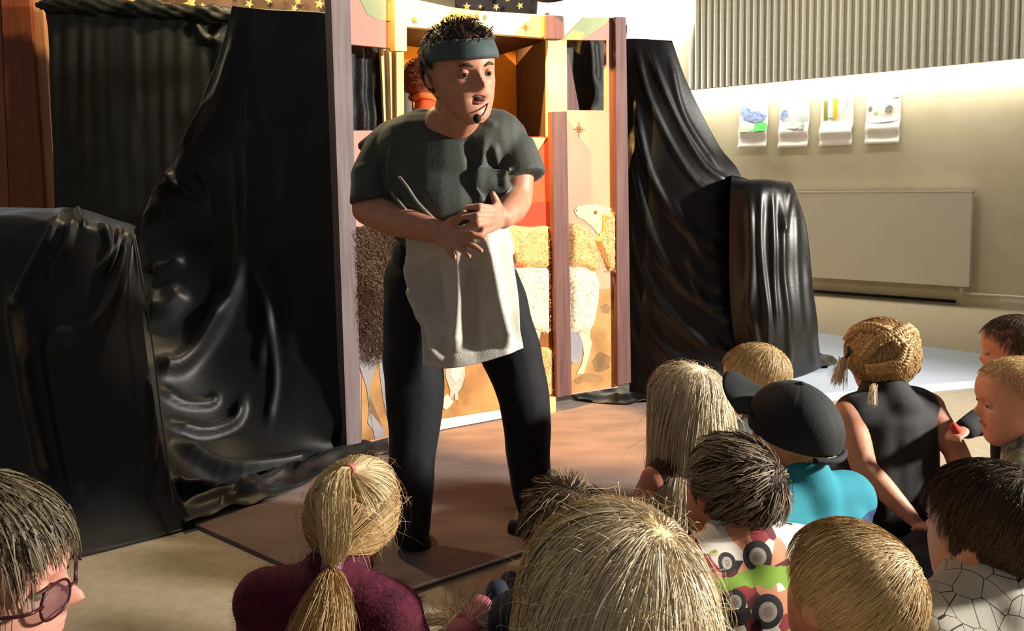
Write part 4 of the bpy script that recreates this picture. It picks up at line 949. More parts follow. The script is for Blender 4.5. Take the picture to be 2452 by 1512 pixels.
# skin showing in the neckline sits proud of the cloth
nb = Body(); nb.ell(P(1083, 290, 2.055), (.072, .05, .05)); nb.ell(P(1090, 312, 2.035), (.046, .028, .030)); nb.cap(AH.l(0, .0, -.30), P(1086, 300, 2.06), .05, .055); nb.cap(AH.l(.14, .02, -.33), P(1098, 318, 2.025), .016, .012); nb.cap(AH.l(-.10, .05, -.35), P(1072, 315, 2.03), .016, .012)
nb.build('neck', m_skin, voxel=.0045, smooth=6, parent=actor)
m_cord = mat('twisted_cord', '#8c8878', '#6d6a5e', 200, .8)
for pts in ([(956, 424, 1.985), (975, 448, 1.962), (1000, 485, 1.955), (1040, 526, 1.955)], [(938, 462, 2.015), (955, 483, 1.985), (972, 504, 1.972)], [(1200, 425, 2.02), (1222, 405, 2.0)], [(1206, 475, 1.985), (1222, 448, 2.0)]):
    child_of(mesh_obj('waist_cord', *tube_vf(spline([P(*q) for q in pts], 16), .0042), m_cord), actor)
# apron with raw lower edge and long folds
m_apr = mat('raw_white_linen', '#d2cdc2', '#c6c1b5', 25, .9, .3, 260)
FA = [([(985, 600), (1000, 690), (1040, 790), (1060, 875)], 12, 0.0308), ([(1030, 620), (1040, 760)], 22, -0.0252), ([(1095, 590), (1100, 720), (1090, 850)], 14, 0.0252), ([(1165, 570), (1185, 700), (1215, 840)], 13, 0.0364), ([(1200, 560), (1240, 830)], 14, -0.0224), ([(1130, 640), (1140, 850)], 16, -0.0168), ([(1025, 760), (1030, 870)], 9, -0.0168), ([(1000, 690), (1020, 780)], 10, 0.0168)]
ap_ = sheet('apron', [[(972, 530, 2.03), (1040, 535, 1.985), (1110, 540, 1.98), (1180, 535, 1.985), (1215, 535, 2.03)],
                      [(972, 575, 2.05), (1040, 580, 1.985), (1110, 585, 1.975), (1185, 575, 1.98), (1226, 575, 2.04)],
                      [(985, 660, 2.05), (1050, 670, 1.985), (1120, 675, 1.97), (1190, 665, 1.975), (1236, 660, 2.04)],
                      [(1006, 720, 2.02), (1065, 735, 1.97), (1130, 740, 1.96), (1200, 730, 1.965), (1243, 725, 2.02)],
                      [(1012, 800, 2.0), (1070, 815, 1.955), (1135, 815, 1.95), (1205, 800, 1.955), (1249, 785, 2.0)],
                      [(1015, 876, 1.985), (1075, 882, 1.945), (1140, 872, 1.94), (1207, 852, 1.945), (1254, 834, 1.985)]], 90, 100, FA, m_apr, actor, thick=.003, wr=.003, wf=22, seed=15)

# ------------------------------------------------------------------ seated figures
def seated(label, hd, body_yaw, m_sk, m_top, m_bot, sleeve='short', s=1.0, arms=None, shoulder=None, wr=.003, mouth=0.0, face=False, voxel=.006, base=None, top_name='shirt', tw=1.0, lean=0.0, legs=True, ears=True, arm_w=1.0, group=None, sw=1.0):
    yb = math.radians(body_yaw); bf_ = X(math.sin(yb), math.cos(yb), 0); br = X(math.cos(yb), -math.sin(yb), 0)
    h = hd.h; k = h / .19
    sh = hd.c - hd.u * .40 * h - X(0, 0, .30 * h) - bf_ * .035 * k if shoulder is None else np.asarray(shoulder, float)
    pel = np.array([sh[0], sh[1], 0]) - bf_ * lean + X(0, 0, .095) if base is None else np.asarray(base, float)
    B = Body(); B.add(*hd.geo(mouth=mouth, ears=ears))
    B.cap(hd.l(0, -.08, -.28), sh + Zv * .03 * k, .043 * k, .046 * k)
    w_ = .098 * k * sw
    SL, SR = sh - br * w_ - Zv * .012, sh + br * w_ - Zv * .012
    torso = lambda b, e, f=1.0: (b.cap(sh + Zv * .012, sh + (SL - sh) * f, .040 * k + e, .040 * k + e), b.cap(sh + Zv * .012, sh + (SR - sh) * f, .040 * k + e, .040 * k + e),
                          b.cap(sh - br * .045 * k * tw - Zv * .05, pel - br * .045 * k * tw + Zv * .03, .062 * k + e, .072 * k + e), b.cap(sh + br * .045 * k * tw - Zv * .05, pel + br * .045 * k * tw + Zv * .03, .062 * k + e, .072 * k + e), b.cap(sh - Zv * .06, pel + Zv * .03, .075 * k + e, .08 * k + e))
    torso(B, 0)
    A = []
    for sd, S0 in ((-1, SL), (1, SR)):
        if arms is not None: E, Wt = (np.asarray(q, float) for q in arms[sd])
        else:
            E = S0 + br * sd * .045 * k - Zv * min(.13 * k, S0[2] - .12) + bf_ * .03; Wt = E + bf_ * .13 * k - br * sd * .06 * k - Zv * .02
        A.append((S0, E, Wt)); B.chain([S0, (S0 + E) / 2, E], [.034 * k * arm_w, .031 * k * arm_w, .026 * k * arm_w]); B.chain([E, E * .6 + Wt * .4, Wt], [.026 * k * arm_w, .026 * k * arm_w, .018 * k])
        d = nrm(Wt - E); cr = nrm(np.cross(d, Zv)); f0 = Wt + d * .03 * k
        for i in range(4):
            o_ = cr * (.011 * (i - 1.5)) * k; B.cap(Wt, f0 + o_, .011 * k, .0085 * k); B.cap(f0 + o_, f0 + o_ + d * (.026 + .004 * (i in (1, 2))) * k - Zv * .004, .0075 * k, .0065 * k); B.cap(f0 + o_ + d * (.026 + .004 * (i in (1, 2))) * k - Zv * .004, f0 + o_ + d * .036 * k - Zv * .014 * k, .0065 * k, .0055 * k)
        B.cap(Wt + d * .008, Wt + d * .03 * k - br * sd * .022 * k, .009 * k, .007 * k)
    lg = []
    if legs:
        for sd in (-1, 1):
            H0 = pel + br * sd * .05 * k - Zv * .01; Kn = pel + bf_ * .17 * k + br * sd * .16 * k + X(0, 0, .0) ; Kn[2] = .085; An = pel + bf_ * .22 * k - br * sd * .05 * k; An[2] = .05 + .03 * (sd > 0)
            lg.append((H0, Kn, An)); B.chain([H0, Kn], [.055 * k, .042 * k]); B.chain([Kn, An], [.042 * k, .03 * k]); B.cap(An, An + br * -sd * .07 * k + bf_ * .02, .028 * k, .022 * k)
    body = B.build('person', m_sk, voxel=voxel, smooth=5 if not face else 4)
    tag(body, label, 'person', group)
    Tn = Body(); torso(Tn, .012, .74 if sleeve == 'none' else 1.0); Tn.cap(sh + Zv * .01, sh * .62 + hd.l(0, -.08, -.28) * .38 + Zv * .012, .066 * k, .060 * k)
    for S0, E, Wt in A:
        if sleeve == 'none': pass
        elif sleeve == 'short': Tn.cap(S0, S0 * .35 + E * .65, .044 * k, .042 * k, flat=False)
        else: Tn.chain([S0, (S0 + E) / 2, E], [.046 * k, .043 * k, .039 * k]); Tn.cap(E, E * .1 + Wt * .9, .039 * k, .030 * k)
    top = Tn.build(top_name, m_top, voxel=max(voxel, .0085), smooth=6, parent=body, wr=wr, wf=24, seed=int(abs(hd.c[0]) * 1000) % 97)
    if legs:
        Tb = Body(); Tb.ell(pel - Zv * .01, (.12 * k, .105 * k, .085))
        for H0, Kn, An in lg: Tb.chain([H0, Kn, An], [.068 * k, .055 * k, .042 * k])
        Tb.build('trousers', m_bot, voxel=.011, smooth=4, parent=body, wr=.003, wf=24, seed=4)
        for (H0, Kn, An), sd in zip(lg, (-1, 1)):
            child_of(mesh_obj('sock', *capsule_vf(An, An - br * sd * .075 * k + bf_ * .02, .034 * k, .027 * k), m_dark), body)
    return body, (sh, pel, SL, SR, bf_, br)

def slerp_to(n, t, s):
    d = np.clip(n @ t, -.999, .999); om = np.arccos(d)[:, None, None]; s = s[None, :, None]
    return (np.sin((1 - s) * om) * n[:, None] + np.sin(s * om) * t) / np.sin(om)
def tied_hair(hd, n, tie_n, off, tie_w, tail, spread, seed, K1=12, K2=16, curl=.0, tie_r=.006, lens=(.75, 1)):
    g = np.random.default_rng(seed); c, r = skull(hd.h, hd.kid); N = len(n)
    s = np.linspace(0, 1, K1); q = slerp_to(n, nrm(np.array(tie_n)), s * .93)
    o = 1 + g.uniform(*off, (N, 1)) + .05 * np.sin(math.pi * s)[None]
    head = hd.w(c + q * r * o[..., None])
    j = nrm(g.normal(size=(N, 3))) * tie_r * g.uniform(.3, 1, (N, 1)); tw = np.asarray(tie_w) + j
    bl = (s ** 4)[None, :, None]; head = head * (1 - bl) + tw[:, None] * bl
    if tail is None: return head
    cv = spline(np.array(tail), K2); u = np.linspace(0, 1, K2)
    ln = g.uniform(lens[0], lens[1], N); dirs = nrm(j) * g.uniform(.3, 1, (N, 1))
    idx = u[None] * ln[:, None] * (K2 - 1); i0 = np.minimum(idx.astype(int), K2 - 2); fr_ = (idx - i0)[..., None]
    ctr = cv[i0] * (1 - fr_) + cv[i0 + 1] * fr_
    t_ = ctr + dirs[:, None] * (spread(idx / (K2 - 1)))[..., None] + curl * np.sin(9 * u[None, :, None] + g.uniform(0, 6.3, (N, 1, 3))) * u[None, :, None]
    return np.concatenate([head, t_[:, 1:]], 1)
# ------------------------------------------------------------------ the audience
m_blonde = hairmat('blonde_hair', '#b39868', '#dcc79c'); m_pale = hairmat('pale_blonde_hair', '#c2aa82', '#ebdec2'); m_dkbl = hairmat('dark_blonde_hair', '#a07f50', '#c8a470')
m_brn_h = hairmat('brown_child_hair', '#3b2d21', '#5a4532', .62, .25); m_dk_h = hairmat('dark_brown_hair', '#39291d', '#54402e', .62, .25); m_short = hairmat('short_blond_hair', '#b29462', '#d2b484')
m_grey_h = hairmat('greying_hair', '#3a3122', '#7a6d52')
m_jean = mat('dark_denim', '#20242c', '#2a2f3a', 40, .85); m_blackt = mat('black_cotton', '#17181a', '#1d1f21', 30, .8, .1, 150, sheen=.1); m_khaki = mat('khaki_knit', '#6b5a38', '#5c4c2e', 30, .9, .5, 90)
m_gshirt = mat('grey_cotton', '#5d605c', '#50534f', 25, .85)

def short_hair(hd, body, m, seed, N=2200, step=.0055, K=8, rise=.05, zmax=None, lift=.14, noise=.18, off=(.055, .11), swirl=.8, crown=(.1, -.6, .8), clump=.45, cap=.06, grav=.06, line=0.0, r=(.0006, .0003)):
    hair_cap('hair', hd, m, body, cap, line)
    strands('hair_strands', hair_march(hd, N, K, step, seed, crown=crown, swirl=swirl, lift=lift, grav=grav, noise=noise, off=off, clump=clump, line=line, fall=False, rise=rise, zmax=zmax), r[0], r[1], m, body)

def yaw_to(px, py, Y, tx=-.1, ty=2.1):
    q = P(px, py, Y); return math.degrees(math.atan2(tx - q[0], ty - q[1]))

# --- girl with the ponytail and the fuzzy maroon jumper
hC = Head(P(856, 1236, 1.30), .183, 22, 16, 8)
m_mar = mat('maroon_wool', '#43101f', '#5c1830', 40, .95, .6, 110, sheen=.5, sheen_tint='#a24468')
shC = P(790, 1440, 1.20)
bC, (sh, pel, SL, SR, bf_, br) = seated('girl with long blonde ponytail in a fuzzy maroon jumper, seated left of centre', hC, 12, m_skin2, m_mar, m_jean, 'long', ears=False, shoulder=shC, sw=1.14, voxel=.007)
hair_cap('hair', hC, m_dkbl, bC, .07)
c, r = skull(hC.h, True)
_, nn_ = hair_roots(5600, c, r, 31, .05)
top_ = (nn_[:, 2] > .45) & (nn_[:, 1] > -.45)
tie2 = P(836, 1124, 1.245); tn2 = nrm(hC.M.T @ (tie2 - hC.c) / r); tie1 = P(793, 1356, 1.17); tn1 = nrm(hC.M.T @ (tie1 - hC.c) / r)
tailC = [tie1, P(790, 1400, 1.145), P(785, 1460, 1.13), P(770, 1540, 1.12), P(755, 1640, 1.13)]
sp1 = lambda u: .007 + .055 * np.clip(u * 1.3, 0, 1) ** 1.1
pa = tied_hair(hC, nn_[~top_], tn1, (.05, .14), tie1, tailC, sp1, 32, curl=.003, K1=9, K2=14, lens=(.45, 1))
strands('hair_strands', pa, .0006, .0003, m_dkbl, bC)
pb = tied_hair(hC, nn_[top_], tn2, (.07, .13), tie2, [tie2, P(812, 1150, 1.195), P(800, 1200, 1.165), P(806, 1270, 1.155), P(800, 1330, 1.16), P(794, 1356, 1.165), P(800, 1420, 1.14)], lambda u: .003 + .024 * np.sin(math.pi * np.clip(u / .83, 0, 1)) + .03 * np.clip(u - .85, 0, 1), 33, curl=.004, lens=(.5, 1))
strands('hair_strands', pb, .0006, .0003, m_blonde, bC)
strands('stray_hair', hair_march(hC, 160, 14, .007, 34, lift=.5, grav=.12, noise=.4, curl=.12, off=(.1, .3), clump=0), .00045, .0002, m_blonde, bC)
m_pt = mat('pink_hair_tie', '#9a4f48', '#b3685c', 60, .6); m_lt = mat('lilac_hair_tie', '#77547c', '#8b668e', 60, .6)
t1d = nrm(P(790, 1400, 1.145) - P(800, 1320, 1.18))
for k in range(3): child_of(mesh_obj('hair_tie', *torus_vf(tie1 + t1d * (.0045 * (k - 1)), t1d, .0125, .0034, 20, 8), m_lt), bC)
t2d = nrm(P(812, 1150, 1.195) - tie2)
for k in range(3): child_of(mesh_obj('hair_tie', *torus_vf(tie2 + t2d * (.0042 * (k - 1)), t2d, .0075, .0026, 20, 8), m_pt), bC)
# wool fuzz of the jumper
def fuzz(top, name, N, ln, m, seed, parent, r=.0003):
    g = np.random.default_rng(seed); me = top.data; n = len(me.vertices); co = np.empty(n * 3, np.float32); me.vertices.foreach_get('co', co); co = co.reshape(-1, 3).astype(float)
    nn = np.empty(n * 3, np.float32); me.vertices.foreach_get('normal', nn); nn = nn.reshape(-1, 3)
    i = g.integers(0, n, N); s = np.linspace(0, 1, 6); tx = nrm(g.normal(size=(N, 3)))
    p_ = co[i][:, None] + nn[i][:, None] * (ln * s[None, :, None] * g.uniform(.4, 1, (N, 1, 1))) + tx[:, None] * (ln * .9 * s[None, :, None] ** 1.6) + g.normal(size=(N, 1, 3)) * .002
    strands(name, p_, r, r * .4, m, parent)
fuzz([c for c in bC.children if c.name.startswith('shirt')][0], 'wool_fuzz', 8500, .007, hairmat('maroon_fuzz', '#4a1226', '#8a2d58', .8, .2), 41, bC)

# --- blonde head right in front of the camera
hE = Head(P(1466, 1494, .70), .205, -14, 4, 3)
m_ltop = mat('pale_grey_jersey', '#8b877e', '#7d7970', 30, .9)
bE, _E = seated('person with straight blonde hair seen from behind, nearest the camera', hE, -10, m_skin, m_ltop, m_jean, 'short', voxel=.008, ears=False)
hair_cap('hair', hE, m_blonde, bE, .09)
cE = (.36, -.22, .9)
cols = [(_E[0] - Zv * .03, (.14, .085, .075))]
strands('hair_strands', hair_march(hE, 11500, 17, .0165, 51, crown=cE, swirl=.25, lift=.02, grav=.2, noise=.045, off=(.06, .13), clump=.5, nclump=320, colliders=cols, lens=(.8, 1), line=-.05), .00042, .00028, m_pale, bE)
strands('hair_strands', hair_march(hE, 1200, 15, .016, 52, crown=cE, swirl=.3, lift=.04, grav=.18, noise=.10, curl=.012, off=(.10, .15), clump=.3, nclump=200, colliders=cols, lens=(.8, 1), line=-.02), .00042, .00025, m_blonde, bE)
strands('stray_hair', hair_march(hE, 240, 14, .0075, 53, crown=cE, lift=.3, grav=.05, noise=.35, curl=.12, off=(.12, .28), clump=0, line=.5, hug=.5, rise=.12), .0003, .00012, m_pale, bE)

strands('crown_hair', hair_march(hE, 22000, 12, .012, 54, crown=cE, swirl=.25, lift=.05, grav=.16, noise=.12, off=(.075, .14), clump=.5, nclump=40, lens=(.6, 1), sel=lambda n: n @ nrm(np.array(cE)) > .955), .0005, .0003, m_pale, bE)
# --- boy between the two, brown quiff
hD = Head(P(1348, 1276, 1.27), .168, -16, 6, 0)
bD, _ = seated('child with short brown hair brushed up in front, partly hidden by the blonde head', hD, -10, m_skin2, mat('navy_shirt', '#1a2033', None, rough=.85), m_jean, 'long', voxel=.008)
short_hair(hD, bD, m_brn_h, 61, step=.0055, lift=.12, line=.02)
qd = hair_march(hD, 900, 10, .006, 62, crown=(.0, -.2, 1), swirl=.5, lift=.3, noise=.2, grav=.0, off=(.06, .14), clump=.7, nclump=60, line=.75, fall=False, hug=.6, rise=.22)
strands('hair_quiff', qd, .0010, .0004, hairmat('lit_quiff_tips', '#5e4a37', '#a08a70'), bD)  # quiff coloured lighter than the other hair, for light falling on it

# --- girl with very long blonde hair
hF = Head(P(1642, 968, 1.82), .182, yaw_to(1642, 962, 1.82) + 6, 4, 0)
shF = P(1640, 1120, 1.80)
bF, _F = seated('girl with long loose platinum hair down her back, seated beside the stage mat', hF, -35, m_skin2, mat('brown_top', '#4a2e24', '#3f271e', 30, .9), m_jean, 'none', ears=False, shoulder=shF, voxel=.007)
hair_cap('hair', hF, m_pale, bF, .08)
cF = [(shF - Zv * .06, (.13, .10, .10)), (shF - Zv * .16, (.12, .10, .12))]
strands('hair_strands', hair_march(hF, 4800, 19, .0195, 71, crown=(.1, -.25, .95), swirl=.05, lift=.05, grav=.22, noise=.08, off=(.06, .17), clump=.6, nclump=160, colliders=cF, lens=(.75, 1), line=-.05), .0008, .0004, m_pale, bF)
strands('stray_hair', hair_march(hF, 200, 24, .0125, 72, lift=.3, grav=.14, noise=.3, curl=.08, off=(.1, .25), clump=0, colliders=cF), .0005, .0002, m_pale, bF)

# --- blond boy beyond the cap, looking left
hG = Head(P(1808, 910, 1.95), .178, -62, -4, 0)
bG, _ = seated('small blond boy in grey, looking left behind the child in the black cap', hG, -30, m_skin, m_gshirt, m_jean, 'short', face=True, voxel=.0075)
short_hair(hG, bG, m_short, 81, N=4500, step=.005, lift=.03, rise=.01, noise=.1, clump=.3, off=(.05, .085), cap=.05, line=.06)
eyes(hG, bG)

# --- child in the black cap and turquoise shirt
hH = Head(P(1897, 1038, 1.48), .182, -34, 8, 0)
def stripes():
    m = mat('turquoise_cotton', '#2aa3b4', None, rough=.85, bump=.1, bscale=160); nt = m.node_tree; L = nt.links.new; b = nt.nodes['Principled BSDF']
    tc = nt.nodes.new('ShaderNodeTexCoord'); sp = nt.nodes.new('ShaderNodeSeparateXYZ'); L(tc.outputs['Object'], sp.inputs[0])
    cr = nt.nodes.new('ShaderNodeValToRGB'); cr.color_ramp.interpolation = 'CONSTANT'; mr = nt.nodes.new('ShaderNodeMapRange'); mr.inputs[1].default_value = 0; mr.inputs[2].default_value = .5
    L(sp.outputs[2], mr.inputs[0]); L(mr.outputs[0], cr.inputs[0]); e = cr.color_ramp.elements
    e[0].color = lin('#1c3a63'); e[1].position = STRIPE; e[1].color = lin('#1f8092')
    k = e.new(min(.99, STRIPE + .30)); k.color = lin('#1f8092'); L(cr.outputs[0], b.inputs['Base Color']); return m
shH = P(1930, 1205, 1.44)
STRIPE = (P(1900, 1268, 1.38)[2]) / .5
bH, _ = seated('child in black baseball cap and turquoise shirt with a navy band', hH, -30, m_skin2, stripes(), m_jean, 'short', shoulder=shH, voxel=.0075, sw=1.28, tw=1.3, wr=.006)
child_of(mesh_obj('collar', *torus_vf(hH.l(0, -.10, -.56), hH.u * .8 + Zv * .3, .052, .010, 28, 8, 1.2), mat('blue_ribbing', '#2f62a8', None, rough=.85)), bH)
short_hair(hH, bH, m_dkbl, 91, N=2200, step=.004, lift=.05, off=(.01, .03), cap=.0, rise=.02, zmax=-.25, line=-.1)
m_cap = mat('black_twill', '#101315', '#15191b', 60, .8, .2, 300, sheen=.15, sheen_tint='#7f95a0')
c, r = skull(hH.h, True); R2 = r * 1.13; cvs = []; cfs = []; nA, nB = 72, 26
for k in range(nB):
    a = math.radians(-14 + 104 * k / (nB - 1))
    for i in range(nA):
        t = 2 * math.pi * i / nA; seam = 1 - .012 * math.exp(-((((t * 6 / (2 * math.pi)) % 1) - .5) / .03) ** 2) * (math.cos(a) > .05)
        low = -.12 * (1 - math.cos(t - math.pi / 2)) * math.cos(a) * .5
        cvs.append(hH.w(c + R2 * seam * np.array([math.cos(a) * math.cos(t), math.cos(a) * math.sin(t), math.sin(a) + low + .02])))
cfs = [(k * nA + i, k * nA + (i + 1) % nA, (k + 1) * nA + (i + 1) % nA, (k + 1) * nA + i) for k in range(nB - 1) for i in range(nA)]
capo = mesh_obj('baseball_cap', cvs, cfs, m_cap); child_of(capo, bH); md = capo.modifiers.new('solid', 'SOLIDIFY'); md.thickness = .003
bv = []; nI, nJ = 26, 10
for j in range(nJ):
    for i in range(nI):
        t = math.radians(25 + 130 * i / (nI - 1)); q = j / (nJ - 1); ext = .44 * q * math.sin(t) ** .8
        bv.append(hH.l(0, 0, 0) + hH.M @ (c + np.array([R2[0] * math.cos(t) * (1 - .06 * q), R2[1] * math.sin(t) * .99 + ext * hH.h, (R2[2] * (-.20) + .16 * hH.h) + .18 * q * hH.h - .28 * hH.h * q * abs(math.cos(t)) ** 1.6])))
brim = mesh_obj('cap_brim', bv, [(j * nI + i, j * nI + i + 1, (j + 1) * nI + i + 1, (j + 1) * nI + i) for j in range(nJ - 1) for i in range(nI - 1)], m_cap)
child_of(brim, capo); md = brim.modifiers.new('solid', 'SOLIDIFY'); md.thickness = .004
child_of(mesh_obj('cap_button', *ellipsoid_vf(hH.w(c + R2 * np.array([0, 0, 1.02])), (.007, .007, .004)), m_cap), capo)
child_of(mesh_obj('cap_strap', *tube_vf([hH.w(c + R2 * 1.02 * np.array([math.cos(t), math.sin(t), -.40])) for t in np.linspace(math.radians(235), math.radians(305), 14)], .006), m_cap), capo)

# --- girl with braided updo and black sleeveless top
hI = Head(P(2112, 866, 2.10), .216, -20 + 38, -6, 2)
shI = P(2128, 978, 2.05)
aI = {-1: (P(2068, 1120, 1.96), P(2180, 1238, 1.87)), 1: (P(2288, 1080, 2.0), P(2330, 1190, 1.91))}
bI, _I = seated('girl with messy blonde braids pinned up and a black sleeveless top', hI, -18, m_skin, m_blackt, m_blackt, 'none', shoulder=shI, arms=aI, sw=1.16, tw=.95, voxel=.0075, arm_w=1.05, wr=.004, top_name='sleeveless_top')
hair_cap('hair', hI, m_dkbl, bI, .08)
c, r = skull(hI.h, True)
strands('hair_strands', hair_march(hI, 2600, 12, .008, 101, crown=(.2, -.7, .6), swirl=1.6, lift=.12, grav=.02, noise=.3, curl=.12, off=(.05, .14), clump=.7, nclump=110, fall=False, rise=.06), .0009, .0004, m_dkbl, bI)
g3 = np.random.default_rng(9); mbb = []
def braid(pts, w, name, N=3):
    cv = spline(np.array(pts), 60); t = nrm(np.gradient(cv, axis=0)); n = nrm(cv - hI.w(c)); b_ = np.cross(t, n); u = np.linspace(0, len(pts) * 9, 60)
    M = MB()
    for k in range(3):
        ph = 2 * math.pi * k / 3; M.add(*tube_vf(cv + b_ * (w * np.sin(u + ph))[:, None] + n * (w * .5 * np.sin(2 * (u + ph)))[:, None], w * .62, 8))
    M.build(name, m_dkbl, bI)
def on_sk(hd, d, o=1.14): c0, r0 = skull(hd.h, hd.kid); return hd.w(c0 + nrm(np.array(d)) * r0 * o)
braid([on_sk(hI, d) for d in ((-.9, .3, .3), (-.75, -.2, .62), (-.35, -.6, .7), (.1, -.8, .5), (.4, -.85, .1))], .0105, 'braid')
braid([on_sk(hI, d) for d in ((.9, .3, .35), (.7, -.1, .72), (.45, -.5, .7), (.15, -.8, .55), (-.25, -.85, .35), (-.55, -.8, -.1))], .0105, 'braid')
braid([on_sk(hI, d, 1.18) for d in ((-.45, -.8, -.4), (-.05, -.95, -.3), (.3, -.9, -.1), (.45, -.85, .3))], .0105, 'braid')
s = np.linspace(0, 1, 12)[None, :, None]; st = P(2092, 925, 1.955); lk = st + g3.normal(size=(120, 1, 3)) * .004 + s * (P(2088, 965, 1.95) - st) + g3.normal(size=(120, 1, 3)) * .004 * s
strands('loose_lock', lk, .0008, .0004, m_pale, bI)
ribs_ = P(2034, 852, 2.06)
child_of(mesh_obj('pigtail_band', *tube_vf(spline([on_sk(hI, (-.95, -.2, .1), 1.1), P(2032, 848, 2.06), P(2018, 862, 2.06)], 10), .0045), mat('navy_band', '#1d2430', None, rough=.7)), bI)
lk = P(2018, 862, 2.06) + g3.normal(size=(260, 1, 3)) * .004 + s * (P(2006, 915, 2.06) - P(2018, 862, 2.06)) + g3.normal(size=(260, 1, 3)) * .010 * s
strands('pigtail', lk, .0009, .0004, m_pale, bI)

# --- boy in the shirt printed with racing cars
hJ = Head(P(1752, 1182, 1.27), .176, -28, 6, 12)
def cars():
    m = mat('car_print_cotton', '#d6cabd', None, rough=.85); nt = m.node_tree; L = nt.links.new; b = nt.nodes['Principled BSDF']
    tc = nt.nodes.new('ShaderNodeTexCoord'); vo = nt.nodes.new('ShaderNodeTexVoronoi'); vo.inputs['Scale'].default_value = 36; L(tc.outputs['Object'], vo.inputs['Vector'])
    sp = nt.nodes.new('ShaderNodeSeparateColor'); L(vo.outputs['Color'], sp.inputs[0]); cr = nt.nodes.new('ShaderNodeValToRGB'); cr.color_ramp.interpolation = 'CONSTANT'; e = cr.color_ramp.elements
    e[0].color = lin('#d8cfc4'); e[1].position = .36; e[1].color = lin('#8f3238')
    for p_, c_ in ((.52, '#c98a6a'), (.64, '#d9d2c8'), (.76, '#5d1f2a'), (.86, '#8b9a3a'), (.93, '#23201f')): k = e.new(p_); k.color = lin(c_)
    L(sp.outputs[0], cr.inputs[0]); col = cr.outputs[0]
    def over(mask, c_):
        nonlocal col
        mx = nt.nodes.new('ShaderNodeMix'); mx.data_type = 'RGBA'; mx.inputs[7].default_value = lin(c_); L(mask, mx.inputs[0]); L(col, mx.inputs[6]); col = mx.outputs[2]
    def ball(pt, r):
        d = nt.nodes.new('ShaderNodeVectorMath'); d.operation = 'DISTANCE'; L(tc.outputs['Object'], d.inputs[0]); d.inputs[1].default_value = tuple(pt)
        q = nt.nodes.new('ShaderNodeMath'); q.operation = 'LESS_THAN'; L(d.outputs['Value'], q.inputs[0]); q.inputs[1].default_value = r; return q.outputs[0]
    sx = nt.nodes.new('ShaderNodeSeparateXYZ'); L(tc.outputs['Object'], sx.inputs[0])
    def band(z, wd):
        no = nt.nodes.new('ShaderNodeTexNoise'); no.inputs['Scale'].default_value = 22; L(tc.outputs['Object'], no.inputs['Vector'])
        a = nt.nodes.new('ShaderNodeMath'); a.operation = 'MULTIPLY_ADD'; L(no.outputs['Fac'], a.inputs[0]); a.inputs[1].default_value = .05; L(sx.outputs[2], a.inputs[2])
        q = nt.nodes.new('ShaderNodeMath'); q.operation = 'COMPARE'; L(a.outputs[0], q.inputs[0]); q.inputs[1].default_value = z + .025; q.inputs[2].default_value = wd; return q.outputs[0]
    for (px, py, Y, s_) in WHEELS:
        pt = hit(px, py); over(ball(pt, .026 * s_), '#2a2628'); over(ball(pt, .015 * s_), '#a8a096'); over(ball(pt, .008 * s_), '#8a8078')
    over(band(hit(1820, 1385)[2], .013), '#7fa53a')
    L(col, b.inputs['Base Color']); return m
WHEELS = [(1815, 1330, 1.2, .9), (1752, 1345, 1.2, .6), (1850, 1470, 1.14, 1.0), (1760, 1440, 1.16, .7)]
shJ = P(1786, 1330, 1.22)
bJ, _ = seated('boy with dark tousled hair and a shirt printed with red and green cars', hJ, -20, m_skin2, mat('tmp_print', '#d6cabd'), m_jean, 'short', shoulder=shJ, voxel=.0075, sw=1.1)
shirtJ = [c for c in bJ.children if c.name.startswith('shirt')][0]
coJ = np.array([v.co[:] for v in shirtJ.data.vertices]); pxJ, pyJ = proj(coJ)
def hit(px, py):
    d = np.hypot(pxJ - px, pyJ - py); k = np.where(d < max(12, d.min() + 6))[0]; return coJ[k[coJ[k, 1].argmin()]]
shirtJ.data.materials[0] = cars()
short_hair(hJ, bJ, m_dk_h, 111, N=6000, step=.0058, line=-.12, lift=.06, rise=.025, clump=.35, off=(.055, .12), crown=(.35, -.55, .65), swirl=1.2, noise=.2)
strands('hair_tuft', hair_march(hJ, 900, 9, .0075, 112, crown=(.35, -.75, .55), swirl=.6, lift=.2, noise=.2, grav=.0, off=(.06, .12), clump=.65, nclump=60, line=.35, fall=False, hug=.6, rise=.18), .0010, .0004, hairmat('lit_tuft_tips', '#5a4a39', '#9c8a70', .6, .3), bJ)  # lighter hair colour stands in for light catching the tuft

# --- blond boy in the front row
hK = Head(P(2034, 1432, .97), .186, -24, 6, 4)
bK, _ = seated('boy with smooth short blond hair seen from behind in the front row', hK, -16, m_skin, mat('olive_shirt', '#55523c', None, rough=.9), m_jean, 'short', voxel=.0075, face=True)
short_hair(hK, bK, m_short, 121, rise=.015, N=7500, step=.0062, lift=.03, off=(.055, .09), crown=(.55, -.55, .55), swirl=.7, noise=.06, clump=.3, cap=.06, r=(.0005, .00028), line=.02)

